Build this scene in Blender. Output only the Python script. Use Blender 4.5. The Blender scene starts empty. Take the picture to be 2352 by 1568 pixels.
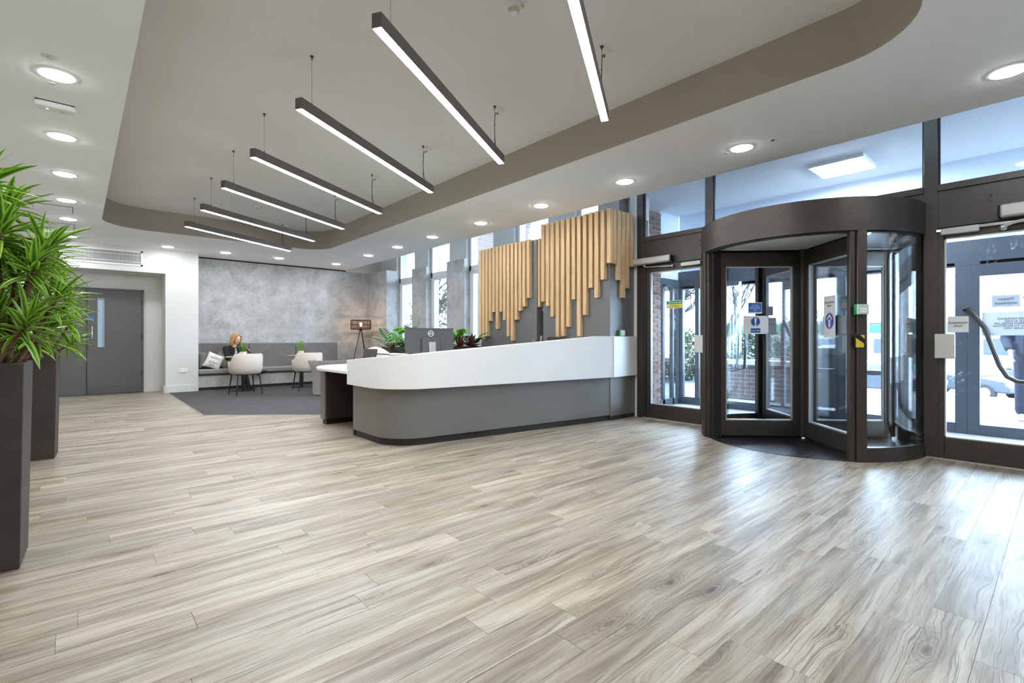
import bpy, bmesh, math, random
from mathutils import Vector, Matrix, noise as mnoise
random.seed(7)
PI = math.pi
R = math.radians
scn = bpy.context.scene
COL = scn.collection

# ------------------------------------------------------------------ camera, sky, exposure
cam_d = bpy.data.cameras.new('camera'); cam = bpy.data.objects.new('camera', cam_d); COL.objects.link(cam)
cam.location = (0, 0, 1.1)
cam.rotation_euler = (R(90), 0, R(48.523 - 90))
cam_d.sensor_width = 36.0; cam_d.lens = 36.0 * 1128 / 2352; cam_d.shift_y = -6 / 2352
cam_d.clip_start = 0.05; cam_d.clip_end = 400
scn.camera = cam
world = bpy.data.worlds.new('overcast_sky'); scn.world = world; world.use_nodes = True
bg = world.node_tree.nodes['Background']; bg.inputs[0].default_value = (0.66, 0.83, 1.0, 1); bg.inputs[1].default_value = 19.0
vs = scn.view_settings
vs.view_transform = 'Standard'; vs.look = 'None'; vs.gamma = 1.0; vs.use_curve_mapping = False
vs.exposure = 0.62
cy = scn.cycles
cy.use_denoising = True; cy.max_bounces = 10; cy.diffuse_bounces = 6; cy.glossy_bounces = 3
cy.use_adaptive_sampling = True; cy.adaptive_threshold = 0.05
cy.transmission_bounces = 4; cy.transparent_max_bounces = 24; cy.sample_clamp_indirect = 6.0
cy.caustics_reflective = False; cy.caustics_refractive = False
LAMP = 86.0          # radiance of the LED diffusers

# ------------------------------------------------------------------ node helpers, materials
def S(c):            # sRGB 0-255 -> linear
    return tuple(((v/255)/12.92 if v/255 <= .04045 else ((v/255+.055)/1.055)**2.4) for v in c) + (1,)
class NT:
    def __init__(s, m): s.t = m.node_tree; s.n = s.t.nodes; s.l = s.t.links
    def new(s, typ, **kw):
        n = s.n.new(typ)
        for k, v in kw.items(): setattr(n, k, v)
        return n
    def put(s, sock, v):
        if isinstance(v, bpy.types.NodeSocket): s.l.new(v, sock)
        elif v is not None: sock.default_value = v
    def math(s, op, a, b=None, c=None, clamp=False):
        n = s.new('ShaderNodeMath', operation=op, use_clamp=clamp)
        for i, v in enumerate((a, b, c)):
            if v is not None: s.put(n.inputs[i], v)
        return n.outputs[0]
    def vec(s, x, y, z):
        n = s.new('ShaderNodeCombineXYZ')
        for i, v in enumerate((x, y, z)): s.put(n.inputs[i], v)
        return n.outputs[0]
    def sep(s, v):
        n = s.new('ShaderNodeSeparateXYZ'); s.put(n.inputs[0], v); return n.outputs
    def mix(s, f, a, b, blend='MIX'):
        n = s.new('ShaderNodeMix', data_type='RGBA', blend_type=blend)
        s.put(n.inputs[0], f); s.put(n.inputs[6], a); s.put(n.inputs[7], b); return n.outputs[2]
    def noise(s, v, scale, detail=4, rough=.5, dist=0):
        n = s.new('ShaderNodeTexNoise'); s.put(n.inputs['Vector'], v)
        n.inputs['Scale'].default_value = scale; n.inputs['Detail'].default_value = detail
        n.inputs['Roughness'].default_value = rough; n.inputs['Distortion'].default_value = dist
        return n.outputs['Fac']
    def ramp(s, f, stops):
        n = s.new('ShaderNodeValToRGB'); s.put(n.inputs[0], f); e = n.color_ramp.elements
        while len(e) < len(stops): e.new(.5)
        for i, (p, c) in enumerate(stops): e[i].position = p; e[i].color = c if len(c) == 4 else tuple(c)+(1,)
        return n.outputs[0]
    def smooth(s, v, a, b):
        n = s.new('ShaderNodeMapRange', interpolation_type='SMOOTHSTEP'); s.put(n.inputs[0], v)
        n.inputs[1].default_value = a; n.inputs[2].default_value = b; return n.outputs[0]
    def bump(s, h, strength, dist=.01):
        n = s.new('ShaderNodeBump'); s.put(n.inputs['Height'], h)
        n.inputs['Strength'].default_value = strength; n.inputs['Distance'].default_value = dist; return n.outputs[0]
    def pos(s): return s.new('ShaderNodeNewGeometry').outputs['Position']
    def obj(s): return s.new('ShaderNodeTexCoord').outputs['Object']
def base(name):
    m = bpy.data.materials.new(name); m.use_nodes = True
    t = NT(m); p = t.n['Principled BSDF']; return m, t, p
def plain(name, rgb, rough=.5, metal=0, vary=.05, scale=6, bump=0, bscale=200, spec=.5, sheen=0):
    m, t, p = base(name)
    c = S(rgb); co = t.obj()
    f = t.noise(co, scale, 4, .6)
    d = tuple(max(0, v*(1-vary*2)) for v in c[:3])+(1,); l = tuple(min(1, v*(1+vary)) for v in c[:3])+(1,)
    t.put(p.inputs['Base Color'], t.ramp(f, [(.3, d), (.7, l)]))
    p.inputs['Roughness'].default_value = rough; p.inputs['Metallic'].default_value = metal
    p.inputs['Specular IOR Level'].default_value = spec
    if sheen: p.inputs['Sheen Weight'].default_value = sheen
    if bump: t.put(p.inputs['Normal'], t.bump(t.noise(co, bscale, 3), bump, .004))
    return m
def emit(name, rgb, strength):
    m, t, p = base(name); p.inputs['Base Color'].default_value = (.9, .9, .9, 1)
    p.inputs['Emission Color'].default_value = rgb+(1,); p.inputs['Emission Strength'].default_value = strength
    return m
def fabric(name, rgb, vary=.12, scale=260):
    m, t, p = base(name); co = t.obj(); c = S(rgb)
    f = t.math('ADD', t.math('MULTIPLY', t.noise(co, scale, 2, .7), .75), t.math('MULTIPLY', t.noise(co, 9, 3), .25))
    t.put(p.inputs['Base Color'], t.ramp(f, [(.32, tuple(v*(1-vary*2.6) for v in c[:3])), (.68, tuple(min(1, v*(1+vary*2.2)) for v in c[:3]))]))
    p.inputs['Roughness'].default_value = .92; p.inputs['Specular IOR Level'].default_value = .15; p.inputs['Sheen Weight'].default_value = .15
    t.put(p.inputs['Normal'], t.bump(f, .35, .003)); return m
def glass_mat(name, smear=.0, tint=(.955, .98, 1.0), ring=False):
    m, t, p = base(name); t.n.remove(p)
    out = t.n['Material Output']
    tr = t.new('ShaderNodeBsdfTransparent'); tr.inputs[0].default_value = tint+(1,)
    gl = t.new('ShaderNodeBsdfGlossy'); gl.inputs['Roughness'].default_value = .02; gl.inputs[0].default_value = (1, 1, 1, 1)
    fr = t.new('ShaderNodeFresnel'); fr.inputs[0].default_value = 1.35
    mx = t.new('ShaderNodeMixShader'); t.put(mx.inputs[0], t.math('MULTIPLY', fr.outputs[0], .8)); t.l.new(tr.outputs[0], mx.inputs[1]); t.l.new(gl.outputs[0], mx.inputs[2])
    last = mx.outputs[0]
    if smear:
        co = t.pos()
        warp = t.noise(co, 2.2, 3, .6, 1.5)
        sp = t.sep(co)
        a = t.math('SINE', t.math('ADD', t.math('MULTIPLY', warp, 26.0), t.math('MULTIPLY', sp[2], 9.0)))
        streak = t.smooth(a, .82, 1.0)
        mask = t.smooth(t.noise(co, 1.7, 2), .5, .72)
        fine = t.smooth(t.noise(co, 40, 4, .7), .45, .75)
        f = t.math('MULTIPLY', t.math('MULTIPLY', streak, mask), t.math('MULTIPLY', fine, smear))
        df = t.new('ShaderNodeBsdfTranslucent'); df.inputs[0].default_value = (.95, .97, 1, 1)
        m2 = t.new('ShaderNodeMixShader'); t.put(m2.inputs[0], f); t.l.new(last, m2.inputs[1]); t.l.new(df.outputs[0], m2.inputs[2]); last = m2.outputs[0]
    t.l.new(last, out.inputs[0]); return m

M = {}
M['paint'] = plain('white_ceiling_paint', (246, 248, 250), .85, vary=.008, scale=2, bump=.05, bscale=300)
M['wall'] = plain('warm_white_wall_paint', (214, 213, 208), .8, vary=.01, scale=2, bump=.04, bscale=300)
M['tray_tone'] = plain('grey_tray_top', (230, 230, 229), .85, vary=.01, scale=2)
M['fascia_tone'] = plain('taupe_fascia', (164, 156, 144), .85, vary=.01, scale=2)  # tray sides toned darker and browner than the tray top
M['dark_gap'] = plain('shadow_gap_black', (22, 21, 20), .8)
M['bronze'] = plain('dark_bronze_metal', (76, 71, 67), .42, .55, vary=.06, scale=12, bump=.02, bscale=500)
M['bronze_d'] = plain('darker_bronze_metal', (60, 56, 54), .45, .5, vary=.06, scale=12)
M['rubber'] = plain('black_rubber', (20, 20, 21), .6, vary=.2)
M['brush'] = plain('black_brush_seal', (30, 24, 21), .95, vary=.4, scale=90, bump=.6, bscale=240)
M['steel'] = plain('brushed_steel', (198, 198, 196), .32, .9, vary=.04)
M['chrome'] = plain('polished_steel', (215, 216, 218), .15, 1, vary=.02)
M['alu'] = plain('light_grey_aluminium', (188, 186, 181), .4, .3, vary=.03)
M['whiteplastic'] = plain('white_plastic', (236, 236, 233), .4, vary=.01)
M['greyplastic'] = plain('pale_grey_plastic', (214, 213, 208), .45, vary=.01)
M['doorgrey'] = plain('grey_door_laminate', (92, 92, 89), .5, vary=.02, scale=1.5)
M['kick'] = plain('grey_kick_plate', (86, 87, 87), .38, vary=.03)
M['deskgrey'] = plain('warm_grey_desk_laminate', (112, 110, 106), .38, vary=.03, scale=2)
M['deskwhite'] = plain('white_solid_surface', (232, 232, 230), .28, vary=.01)
M['plinth'] = plain('dark_brown_plinth', (38, 33, 30), .5)
M['deskdark'] = plain('dark_brown_desk_interior', (58, 46, 38), .6)
M['casing'] = plain('dark_grey_column_laminate', (104, 104, 104), .33, vary=.03, scale=2)
M['pendant'] = plain('grey_anodised_pendant', (112, 105, 101), .4, .3, vary=.03)
M['wire'] = plain('dark_steel_wire', (92, 90, 88), .4, .6)
M['cable'] = plain('black_cable', (34, 34, 35), .6)
M['planter'] = plain('dark_brown_planter', (58, 49, 43), .55, vary=.18, scale=3.5, bump=.06, bscale=120)
M['planter_in'] = plain('planter_liner', (26, 22, 20), .9)
M['soil'] = plain('potting_soil', (40, 31, 25), .95, vary=.4, scale=40, bump=.8, bscale=80)
M['bench'] = fabric('taupe_grey_upholstery', (122, 118, 116))
M['benchseat'] = fabric('lighter_taupe_seat_fabric', (146, 140, 134))
M['chair'] = fabric('warm_beige_wool', (201, 190, 179), .05)
M['armchair'] = fabric('flecked_grey_wool', (150, 142, 136), .16, 160)
M['cushgrey'] = fabric('grey_olive_cushion', (122, 120, 110), .08)
M['cushwhite'] = fabric('off_white_cushion', (228, 225, 216), .03)
M['blackmetal'] = plain('black_powder_coat', (26, 26, 29), .45, .2)
M['oaktop'] = None
M['pot'] = plain('off_white_pot', (222, 216, 204), .6, vary=.04, bump=.1, bscale=60)
M['black'] = plain('black_print', (28, 28, 30), .6)
M['white'] = plain('white_print', (244, 244, 244), .5, vary=.01)
M['card'] = plain('white_card', (233, 234, 236), .5, vary=.015)
M['cardgrey'] = plain('grey_backed_card', (176, 182, 192), .6, vary=.03)
M['paper'] = plain('thin_paper_notice', (206, 212, 222), .7, vary=.03)
M['blue'] = plain('mandatory_sign_blue', (36, 88, 160), .4, vary=.03)
M['bluelight'] = plain('notice_sign_blue', (52, 112, 190), .4, vary=.03)
M['purple'] = plain('direction_sign_violet_blue', (88, 92, 178), .4, vary=.03)
M['green'] = plain('safety_green', (20, 140, 96), .4, vary=.03)
M['callgreen'] = plain('call_point_green', (16, 136, 74), .35)
M['callclear'] = plain('pale_call_point_cover', (188, 214, 204), .25)
M['yellow'] = plain('warning_yellow', (226, 196, 56), .45)
M['ledgreen'] = emit('green_indicator_led', (.1, 1, .5), 2.0)
M['diff'] = emit('led_diffuser', (.91, .955, 1.0), LAMP)
M['diffp'] = emit('pendant_diffuser', (.91, .955, 1.0), LAMP*.75)
M['bulb'] = emit('warm_filament_bulb', (1.0, .62, .34), 120.0)
M['panel_light'] = emit('vestibule_light_diffuser', (.88, .95, 1.0), 110.0)
M['skin'] = plain('skin', (232, 190, 166), .5, vary=.03)
M['lips'] = plain('lips', (186, 98, 92), .45)
M['eye'] = plain('dark_eye', (48, 36, 32), .3)
M['hair'] = plain('golden_brown_hair', (188, 142, 84), .45, vary=.25, scale=30)
M['jacket'] = plain('black_jacket', (26, 23, 24), .85, vary=.15, scale=20)
M['blouse'] = plain('patterned_blouse', (190, 190, 190), .8, vary=.7, scale=60)
M['trousers'] = plain('black_trousers', (22, 22, 26), .85, vary=.12, scale=20)
M['shoe'] = plain('black_leather_shoe', (20, 19, 20), .35)
M['outjacket'] = plain('dark_navy_work_jacket', (38, 43, 60), .8, vary=.06, scale=3)
M['screen'] = plain('dark_screen_back', (52, 44, 38), .4)
M['monitor'] = plain('dark_grey_monitor_shell', (78, 77, 78), .4, vary=.05)
M['bark'] = plain('brown_bark', (112, 84, 62), .9, vary=.3, scale=30, bump=.7, bscale=60)
M['barkout'] = plain('grey_winter_bark', (46, 44, 43), .9, vary=.2, scale=10)
M['rattan'] = plain('brown_rattan', (74, 46, 34), .6, vary=.2, scale=40)
M['glass'] = glass_mat('window_glass', 0)
M['glass_s'] = glass_mat('smeared_door_glass', .6)
M['glass_t'] = glass_mat('transom_glass', .12, (.95, .975, 1.0))
def opal():
    m, t, p = base('added_opal_glazing'); t.n.remove(p); a = t.new('ShaderNodeBsdfDiffuse'); a.inputs[0].default_value = (.5, .56, .62, 1); b = t.new('ShaderNodeBsdfTranslucent'); b.inputs[0].default_value = (.035, .042, .052, 1)
    x = t.new('ShaderNodeAddShader'); t.l.new(a.outputs[0], x.inputs[0]); t.l.new(b.outputs[0], x.inputs[1]); t.l.new(x.outputs[0], t.n['Material Output'].inputs[0]); return m
M['opal'] = opal()  # translucent sheet added to brighten the porch
M['frost'] = plain('frosted_vision_panel', (170, 200, 222), .2)
M['vestdark'] = plain('dark_blue_grey_cladding', (72, 80, 92), .5, vary=.05)
M['vestceil'] = plain('vestibule_ceiling_paint', (226, 230, 235), .85, vary=.01)
M['vestfloor'] = plain('grey_entrance_matting', (166, 170, 174), .9, vary=.08, scale=40)
M['winframe'] = plain('white_window_frame', (226, 228, 230), .4, vary=.01)
M['wincol'] = None

def mottled(name, lo, hi, scale=3.0):
    m, t, p = base(name); co = t.pos()
    f = t.math('ADD', t.math('MULTIPLY', t.noise(co, scale, 8, .68, .4), .62), t.math('MULTIPLY', t.noise(co, scale*6, 6, .7, 1.0), .38))
    t.put(p.inputs['Base Color'], t.ramp(f, [(.36, S(lo)), (.62, S(hi))]))
    p.inputs['Roughness'].default_value = .75; t.put(p.inputs['Normal'], t.bump(f, .12, .01)); return m
M['plaster'] = mottled('mottled_grey_plaster_effect', (148, 147, 145), (194, 194, 193))
M['benchbase'] = mottled('mottled_beige_grey_panel', (160, 154, 146), (196, 191, 184), 4)

def oak(name, lo, hi, axis=2):
    m, t, p = base(name); co = t.obj(); s = t.sep(co)
    rnd = t.new('ShaderNodeObjectInfo').outputs['Random']
    o = [t.math('MULTIPLY', s[i], 3.0 if i == axis else 70.0) for i in range(3)]
    v = t.vec(t.math('ADD', o[0], t.math('MULTIPLY', rnd, 50.0)), o[1], t.math('ADD', o[2], t.math('MULTIPLY', rnd, 31.0)))
    f = t.noise(v, 1.0, 5, .6, .6)
    c = t.ramp(f, [(.3, S(lo)), (.7, S(hi))])
    t.put(p.inputs['Base Color'], t.mix(t.math('MULTIPLY', rnd, .25), c, S(lo)))
    p.inputs['Roughness'].default_value = .55; t.put(p.inputs['Normal'], t.bump(f, .12, .003)); return m
M['oak'] = oak('natural_oak_slat', (178, 144, 102), (226, 194, 150))
M['oaktop'] = oak('oak_table_edge', (170, 138, 104), (212, 182, 148), 0)

def planks():
    m, t, p = base('limed_oak_vinyl_plank')
    at = t.new('ShaderNodeAttribute', attribute_name='rnd').outputs['Fac']
    oi = t.new('ShaderNodeObjectInfo').outputs['Random']
    rnd = t.math('FRACT', t.math('ADD', t.math('MULTIPLY', at, 7.31), t.math('MULTIPLY', oi, 3.17)))
    r2 = t.math('FRACT', t.math('MULTIPLY', rnd, 17.7))
    s = t.sep(t.pos())
    x = t.math('ADD', s[0], t.math('MULTIPLY', rnd, 57.0)); y = t.math('ADD', s[1], t.math('MULTIPLY', r2, 33.0))
    vo = t.new('ShaderNodeTexVoronoi', feature='F1'); vo.inputs['Scale'].default_value = 1.0
    wob = t.noise(t.vec(t.math('MULTIPLY', x, 9.0), t.math('MULTIPLY', y, 26.0), 0.0), 1.0, 2, .6)
    t.put(vo.inputs['Vector'], t.vec(t.math('MULTIPLY', x, 2.0), t.math('MULTIPLY', y, 6.2), 0.0))
    off = t.math('MULTIPLY', t.smooth(t.sep(vo.outputs['Color'])[0], .52, .48), 1.0)
    kd = t.math('ADD', t.math('ADD', vo.outputs['Distance'], off), t.math('MULTIPLY', t.math('SUBTRACT', wob, .5), .12))
    knot = t.smooth(kd, .11, .03); halo = t.smooth(kd, .42, .06)
    rings = t.smooth(t.math('SINE', t.math('MULTIPLY', kd, 95.0)), .1, .9)
    flow = t.noise(t.vec(t.math('MULTIPLY', x, 1.8), t.math('MULTIPLY', y, 7.0), r2), 1.0, 3, .55, .2)
    yy = t.math('ADD', t.math('ADD', y, t.math('MULTIPLY', flow, .07)), t.math('MULTIPLY', halo, .028))
    g = t.noise(t.vec(t.math('MULTIPLY', x, 2.0), t.math('MULTIPLY', yy, 210.0), rnd), 1.0, 2, .5)
    patch = t.smooth(t.noise(t.vec(t.math('MULTIPLY', x, 1.6), t.math('MULTIPLY', yy, 9.0), r2), 1.0, 2, .5), .42, .62)
    gl = t.math('MULTIPLY', t.smooth(g, .53, .62), t.math('ADD', .35, t.math('MULTIPLY', patch, .65)))
    streak = t.smooth(t.noise(t.vec(t.math('MULTIPLY', x, 3.2), t.math('MULTIPLY', yy, 70.0), r2), 1.0, 3, .6), .6, .72)
    fine = t.noise(t.vec(t.math('MULTIPLY', x, 14.0), t.math('MULTIPLY', y, 480.0), 0.0), 1.0, 2, .6)
    broad = t.noise(t.vec(t.math('MULTIPLY', x, 1.2), t.math('MULTIPLY', yy, 15.0), rnd), 1.0, 4, .62, .3)
    c = t.ramp(broad, [(.3, S((116, 99, 81))), (.43, S((150, 136, 118))), (.56, S((174, 163, 147))), (.74, S((194, 185, 171)))])
    c = t.mix(t.math('MULTIPLY', gl, .72), c, S((80, 66, 52)))
    c = t.mix(t.math('MULTIPLY', streak, .55), c, S((86, 72, 58)))
    c = t.mix(t.math('MULTIPLY', t.smooth(fine, .5, .8), .28), c, S((100, 88, 76)))
    c = t.mix(t.math('MULTIPLY', halo, .42), c, S((116, 95, 74)))
    c = t.mix(t.math('MULTIPLY', t.math('MULTIPLY', rings, halo), .45), c, S((78, 62, 48)))
    c = t.mix(t.math('MULTIPLY', knot, .85), c, S((58, 46, 37)))
    tone = t.math('ADD', .75, t.math('MULTIPLY', r2, .28))
    c = t.mix(1.0, c, t.vec(tone, tone, t.math('MULTIPLY', tone, t.math('ADD', .95, t.math('MULTIPLY', rnd, .06)))), 'MULTIPLY')
    t.put(p.inputs['Base Color'], c); p.inputs['Specular IOR Level'].default_value = .62
    t.put(p.inputs['Roughness'], t.math('ADD', .36, t.math('MULTIPLY', fine, .14)))
    t.put(p.inputs['Normal'], t.bump(t.math('ADD', t.math('MULTIPLY', g, .5), fine), .08, .002))
    return m
M['plank'] = planks()
def carpet():
    m, t, p = base('charcoal_loop_carpet'); co = t.pos(); s = t.sep(co)
    st = t.noise(t.vec(t.math('MULTIPLY', s[0], 4.0), t.math('MULTIPLY', s[1], 45.0), 0.0), 1.0, 4, .7)
    f = t.noise(co, 260, 2, .7)
    h = t.math('ADD', t.math('MULTIPLY', st, .55), t.math('MULTIPLY', f, .45))
    t.put(p.inputs['Base Color'], t.ramp(h, [(.35, S((56, 54, 56))), (.65, S((104, 101, 101)))]))
    p.inputs['Roughness'].default_value = .95; p.inputs['Specular IOR Level'].default_value = .1
    t.put(p.inputs['Normal'], t.bump(h, .6, .006)); return m
M['carpet'] = carpet()
def drummat():
    m, t, p = base('studded_black_rubber_mat'); co = t.pos()
    v = t.new('ShaderNodeTexVoronoi', feature='F1'); v.inputs['Scale'].default_value = 42; v.inputs['Randomness'].default_value = .0
    t.put(v.inputs['Vector'], co); h = t.smooth(v.outputs['Distance'], .42, .2)
    t.put(p.inputs['Base Color'], t.ramp(h, [(0, S((24, 24, 26))), (1, S((52, 52, 54)))]))
    p.inputs['Roughness'].default_value = .3; t.put(p.inputs['Normal'], t.bump(h, .9, .006)); return m
M['drummat'] = drummat()
def leafmat(name, edge, mid, thick=.5):
    m, t, p = base(name)
    a = t.new('ShaderNodeAttribute', attribute_name='across').outputs['Fac']
    rnd = t.new('ShaderNodeObjectInfo').outputs['Random']
    s = t.math('ABSOLUTE', a)
    c = t.mix(t.smooth(s, .15, .75), S(mid), S(edge))
    c = t.mix(t.math('MULTIPLY', rnd, .45), c, S(tuple(v*.55 for v in mid)))
    t.put(p.inputs['Base Color'], c); p.inputs['Roughness'].default_value = .38
    tl = t.new('ShaderNodeBsdfTranslucent'); t.put(tl.inputs[0], c)
    mx = t.new('ShaderNodeMixShader'); mx.inputs[0].default_value = .22
    t.l.new(p.outputs[0], mx.inputs[1]); t.l.new(tl.outputs[0], mx.inputs[2]); t.l.new(mx.outputs[0], t.n['Material Output'].inputs[0])
    return m
M['leaf'] = leafmat('dracaena_leaf', (168, 204, 70), (58, 116, 38))
M['leafgrass'] = leafmat('grass_leaf', (120, 176, 70), (56, 120, 46))
M['leaffern'] = leafmat('fern_leaf', (150, 186, 60), (96, 150, 40))
M['leafbright'] = leafmat('bright_green_leaf', (124, 200, 62), (84, 164, 44))
M['leafdark'] = leafmat('deep_green_leaf', (58, 120, 48), (34, 84, 36))
M['leafred'] = leafmat('burgundy_leaf', (136, 56, 66), (84, 30, 40))
M['hedge'] = plain('outdoor_shrub_leaves', (66, 75, 55), .8, vary=.35, scale=14)
def brickwall(name, c1, c2, mort, sc=1.0, flat=False):
    m, t, p = base(name); s = t.sep(t.pos())
    b = t.new('ShaderNodeTexBrick'); b.inputs['Color1'].default_value = S(c1); b.inputs['Color2'].default_value = S(c2); b.inputs['Mortar'].default_value = S(mort)
    b.inputs['Scale'].default_value = 1.0; b.inputs['Brick Width'].default_value = .225*sc; b.inputs['Row Height'].default_value = .075*sc if not flat else .11*sc
    b.inputs['Mortar Size'].default_value = .008*sc; b.inputs['Bias'].default_value = 0
    t.put(b.inputs['Vector'], t.vec(s[0], s[1], 0.0) if flat else t.vec(t.math('ADD', s[0], s[1]), s[2], 0.0))
    t.put(p.inputs['Base Color'], b.outputs[0]); p.inputs['Roughness'].default_value = .9
    t.put(p.inputs['Normal'], t.bump(b.outputs['Fac'], -.4, .01)); return m
M['brickfar'] = brickwall('distant_brickwork', (100, 82, 78), (86, 70, 66), (116, 112, 108))
M['paving'] = brickwall('block_paving', (142, 142, 144), (130, 130, 133), (98, 98, 102), 1.0, True)
M['road'] = plain('pale_tarmac', (118, 120, 124), .9, vary=.08, scale=3)
M['brick'] = None
def brickm():
    m, t, p = base('weathered_brick'); rnd = t.new('ShaderNodeObjectInfo').outputs['Random']
    f = t.noise(t.pos(), 30, 5, .7)
    c = t.ramp(rnd, [(0, S((118, 104, 100))), (.45, S((136, 118, 112))), (.8, S((124, 92, 84))), (1, S((112, 62, 58)))])
    t.put(p.inputs['Base Color'], t.mix(t.math('MULTIPLY', f, .4), c, S((86, 78, 78))))
    p.inputs['Roughness'].default_value = .9; t.put(p.inputs['Normal'], t.bump(f, .4, .006)); return m
M['brick'] = brickm()
M['mortar'] = plain('pale_mortar', (176, 170, 164), .95, vary=.1, scale=30)
M['bldwhite'] = plain('white_render', (112, 114, 115), .8)
M['bldgreen'] = plain('green_fascia', (20, 80, 58), .6)
M['bldglass'] = plain('dark_far_windows', (52, 58, 66), .3)
M['carsilver'] = plain('silver_car_paint', (68, 72, 79), .3, .2)
M['cardark'] = plain('slate_car_paint', (36, 39, 46), .3, .2)
M['carwhite'] = plain('white_car_paint', (98, 100, 102), .3)
M['tyre'] = plain('tyre_rubber', (34, 34, 36), .8)
M['carglass'] = plain('tinted_car_glass', (60, 70, 84), .12)

# ------------------------------------------------------------------ mesh builder
class MB:
    def __init__(s): s.v = []; s.f = []; s.att = None
    def add(s, vs, fs):
        o = len(s.v); s.v += [tuple(v) for v in vs]; s.f += [tuple(o+i for i in f) for f in fs]; return s
    def box(s, x0, x1, y0, y1, z0, z1):
        return s.add([(x0,y0,z0),(x1,y0,z0),(x1,y1,z0),(x0,y1,z0),(x0,y0,z1),(x1,y0,z1),(x1,y1,z1),(x0,y1,z1)],
                     [(0,3,2,1),(4,5,6,7),(0,1,5,4),(1,2,6,5),(2,3,7,6),(3,0,4,7)])
    def mbox(s, mat, sx, sy, sz):        # box centred on a matrix
        p = [(-1,-1,-1),(1,-1,-1),(1,1,-1),(-1,1,-1),(-1,-1,1),(1,-1,1),(1,1,1),(-1,1,1)]
        return s.add([mat @ Vector((a*sx/2, b*sy/2, c*sz/2)) for a,b,c in p], [(0,3,2,1),(4,5,6,7),(0,1,5,4),(1,2,6,5),(2,3,7,6),(3,0,4,7)])
    def bar(s, a, b, w, h, up=(0,0,1)):  # square bar between two points
        a = Vector(a); b = Vector(b); d = (b-a); L = d.length; d.normalize(); u = Vector(up)
        sd = d.cross(u)
        if sd.length < 1e-4: sd = d.cross(Vector((1,0,0)))
        sd.normalize(); u = sd.cross(d)
        m = Matrix((sd, d, u)).transposed().to_4x4(); m.translation = (a+b)/2
        return s.mbox(m, w, L, h)
    def prism(s, poly, z0, z1):
        n = len(poly)
        z0f = z0 if callable(z0) else (lambda p: z0); z1f = z1 if callable(z1) else (lambda p: z1)
        vs = [(p[0], p[1], z0f(p)) for p in poly]+[(p[0], p[1], z1f(p)) for p in poly]
        fs = [tuple(range(n-1,-1,-1)), tuple(range(n,2*n))]+[(i,(i+1)%n,n+(i+1)%n,n+i) for i in range(n)]
        return s.add(vs, fs)
    def strip(s, path_a, path_b, z0, z1):  # solid wall between two equal-length plan paths
        n = len(path_a); g = lambda z, i: z(i) if callable(z) else z
        vs = []
        for i in range(n):
            a = path_a[i]; b = path_b[i]
            vs += [(a[0],a[1],g(z0,i)),(a[0],a[1],g(z1,i)),(b[0],b[1],g(z1,i)),(b[0],b[1],g(z0,i))]
        fs = []
        for i in range(n-1):
            p = 4*i; q = p+4
            fs += [(p,p+1,q+1,q),(p+1,p+2,q+2,q+1),(p+2,p+3,q+3,q+2),(p+3,p,q,q+3)]
        fs += [(0,3,2,1),(4*n-4,4*n-3,4*n-2,4*n-1)]
        return s.add(vs, fs)
    def tube(s, pts, r, n=8, cap=True):
        pts = [Vector(p) for p in pts]; m = len(pts)
        rr = r if isinstance(r, (list, tuple)) else [r]*m
        vs = []; prev = None
        for i, p in enumerate(pts):
            d = (pts[min(i+1,m-1)]-pts[max(i-1,0)]).normalized()
            if prev is None:
                sd = d.cross(Vector((0,0,1)))
                if sd.length < 1e-3: sd = Vector((1,0,0))
            else: sd = prev - d*prev.dot(d)
            sd.normalize(); prev = sd; u = sd.cross(d)
            for k in range(n):
                a = 2*PI*k/n; vs.append(p+(sd*math.cos(a)+u*math.sin(a))*rr[i])
        fs = [(i*n+k, i*n+(k+1)%n, (i+1)*n+(k+1)%n, (i+1)*n+k) for i in range(m-1) for k in range(n)]
        if cap: fs += [tuple(range(n-1,-1,-1)), tuple(range((m-1)*n, m*n))]
        return s.add(vs, fs)
    def lathe(s, prof, c=(0,0,0), n=24, cap=True):
        vs = [(c[0]+r*math.cos(2*PI*k/n), c[1]+r*math.sin(2*PI*k/n), c[2]+z) for r, z in prof for k in range(n)]
        m = len(prof)
        fs = [(i*n+k, i*n+(k+1)%n, (i+1)*n+(k+1)%n, (i+1)*n+k) for i in range(m-1) for k in range(n)]
        if cap: fs += [tuple(range(n-1,-1,-1)), tuple(range((m-1)*n, m*n))]
        return s.add(vs, fs)
    def ball(s, c, rx, ry=None, rz=None, n=14, m=9, rot=None):
        ry = ry or rx; rz = rz or rx; c = Vector(c); vs = []
        for i in range(m+1):
            t = PI*i/m
            for k in range(n):
                a = 2*PI*k/n; p = Vector((rx*math.sin(t)*math.cos(a), ry*math.sin(t)*math.sin(a), -rz*math.cos(t)))
                vs.append(c+(rot @ p if rot else p))
        fs = [(i*n+k, i*n+(k+1)%n, (i+1)*n+(k+1)%n, (i+1)*n+k) for i in range(m) for k in range(n)]
        return s.add(vs, fs)
    def capsule(s, a, b, ra, rb, n=12):
        a = Vector(a); b = Vector(b); d = (b-a).normalized(); pts = []; rr = []
        for t in (-1, -.85, -.5, 0): pts.append(a+d*ra*t); rr.append(max(ra*math.sqrt(max(0,1-t*t)), ra*.03))
        for t in (0, .5, .85, 1): pts.append(b+d*rb*t); rr.append(max(rb*math.sqrt(max(0,1-t*t)), rb*.03))
        return s.tube(pts, rr, n)
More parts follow.
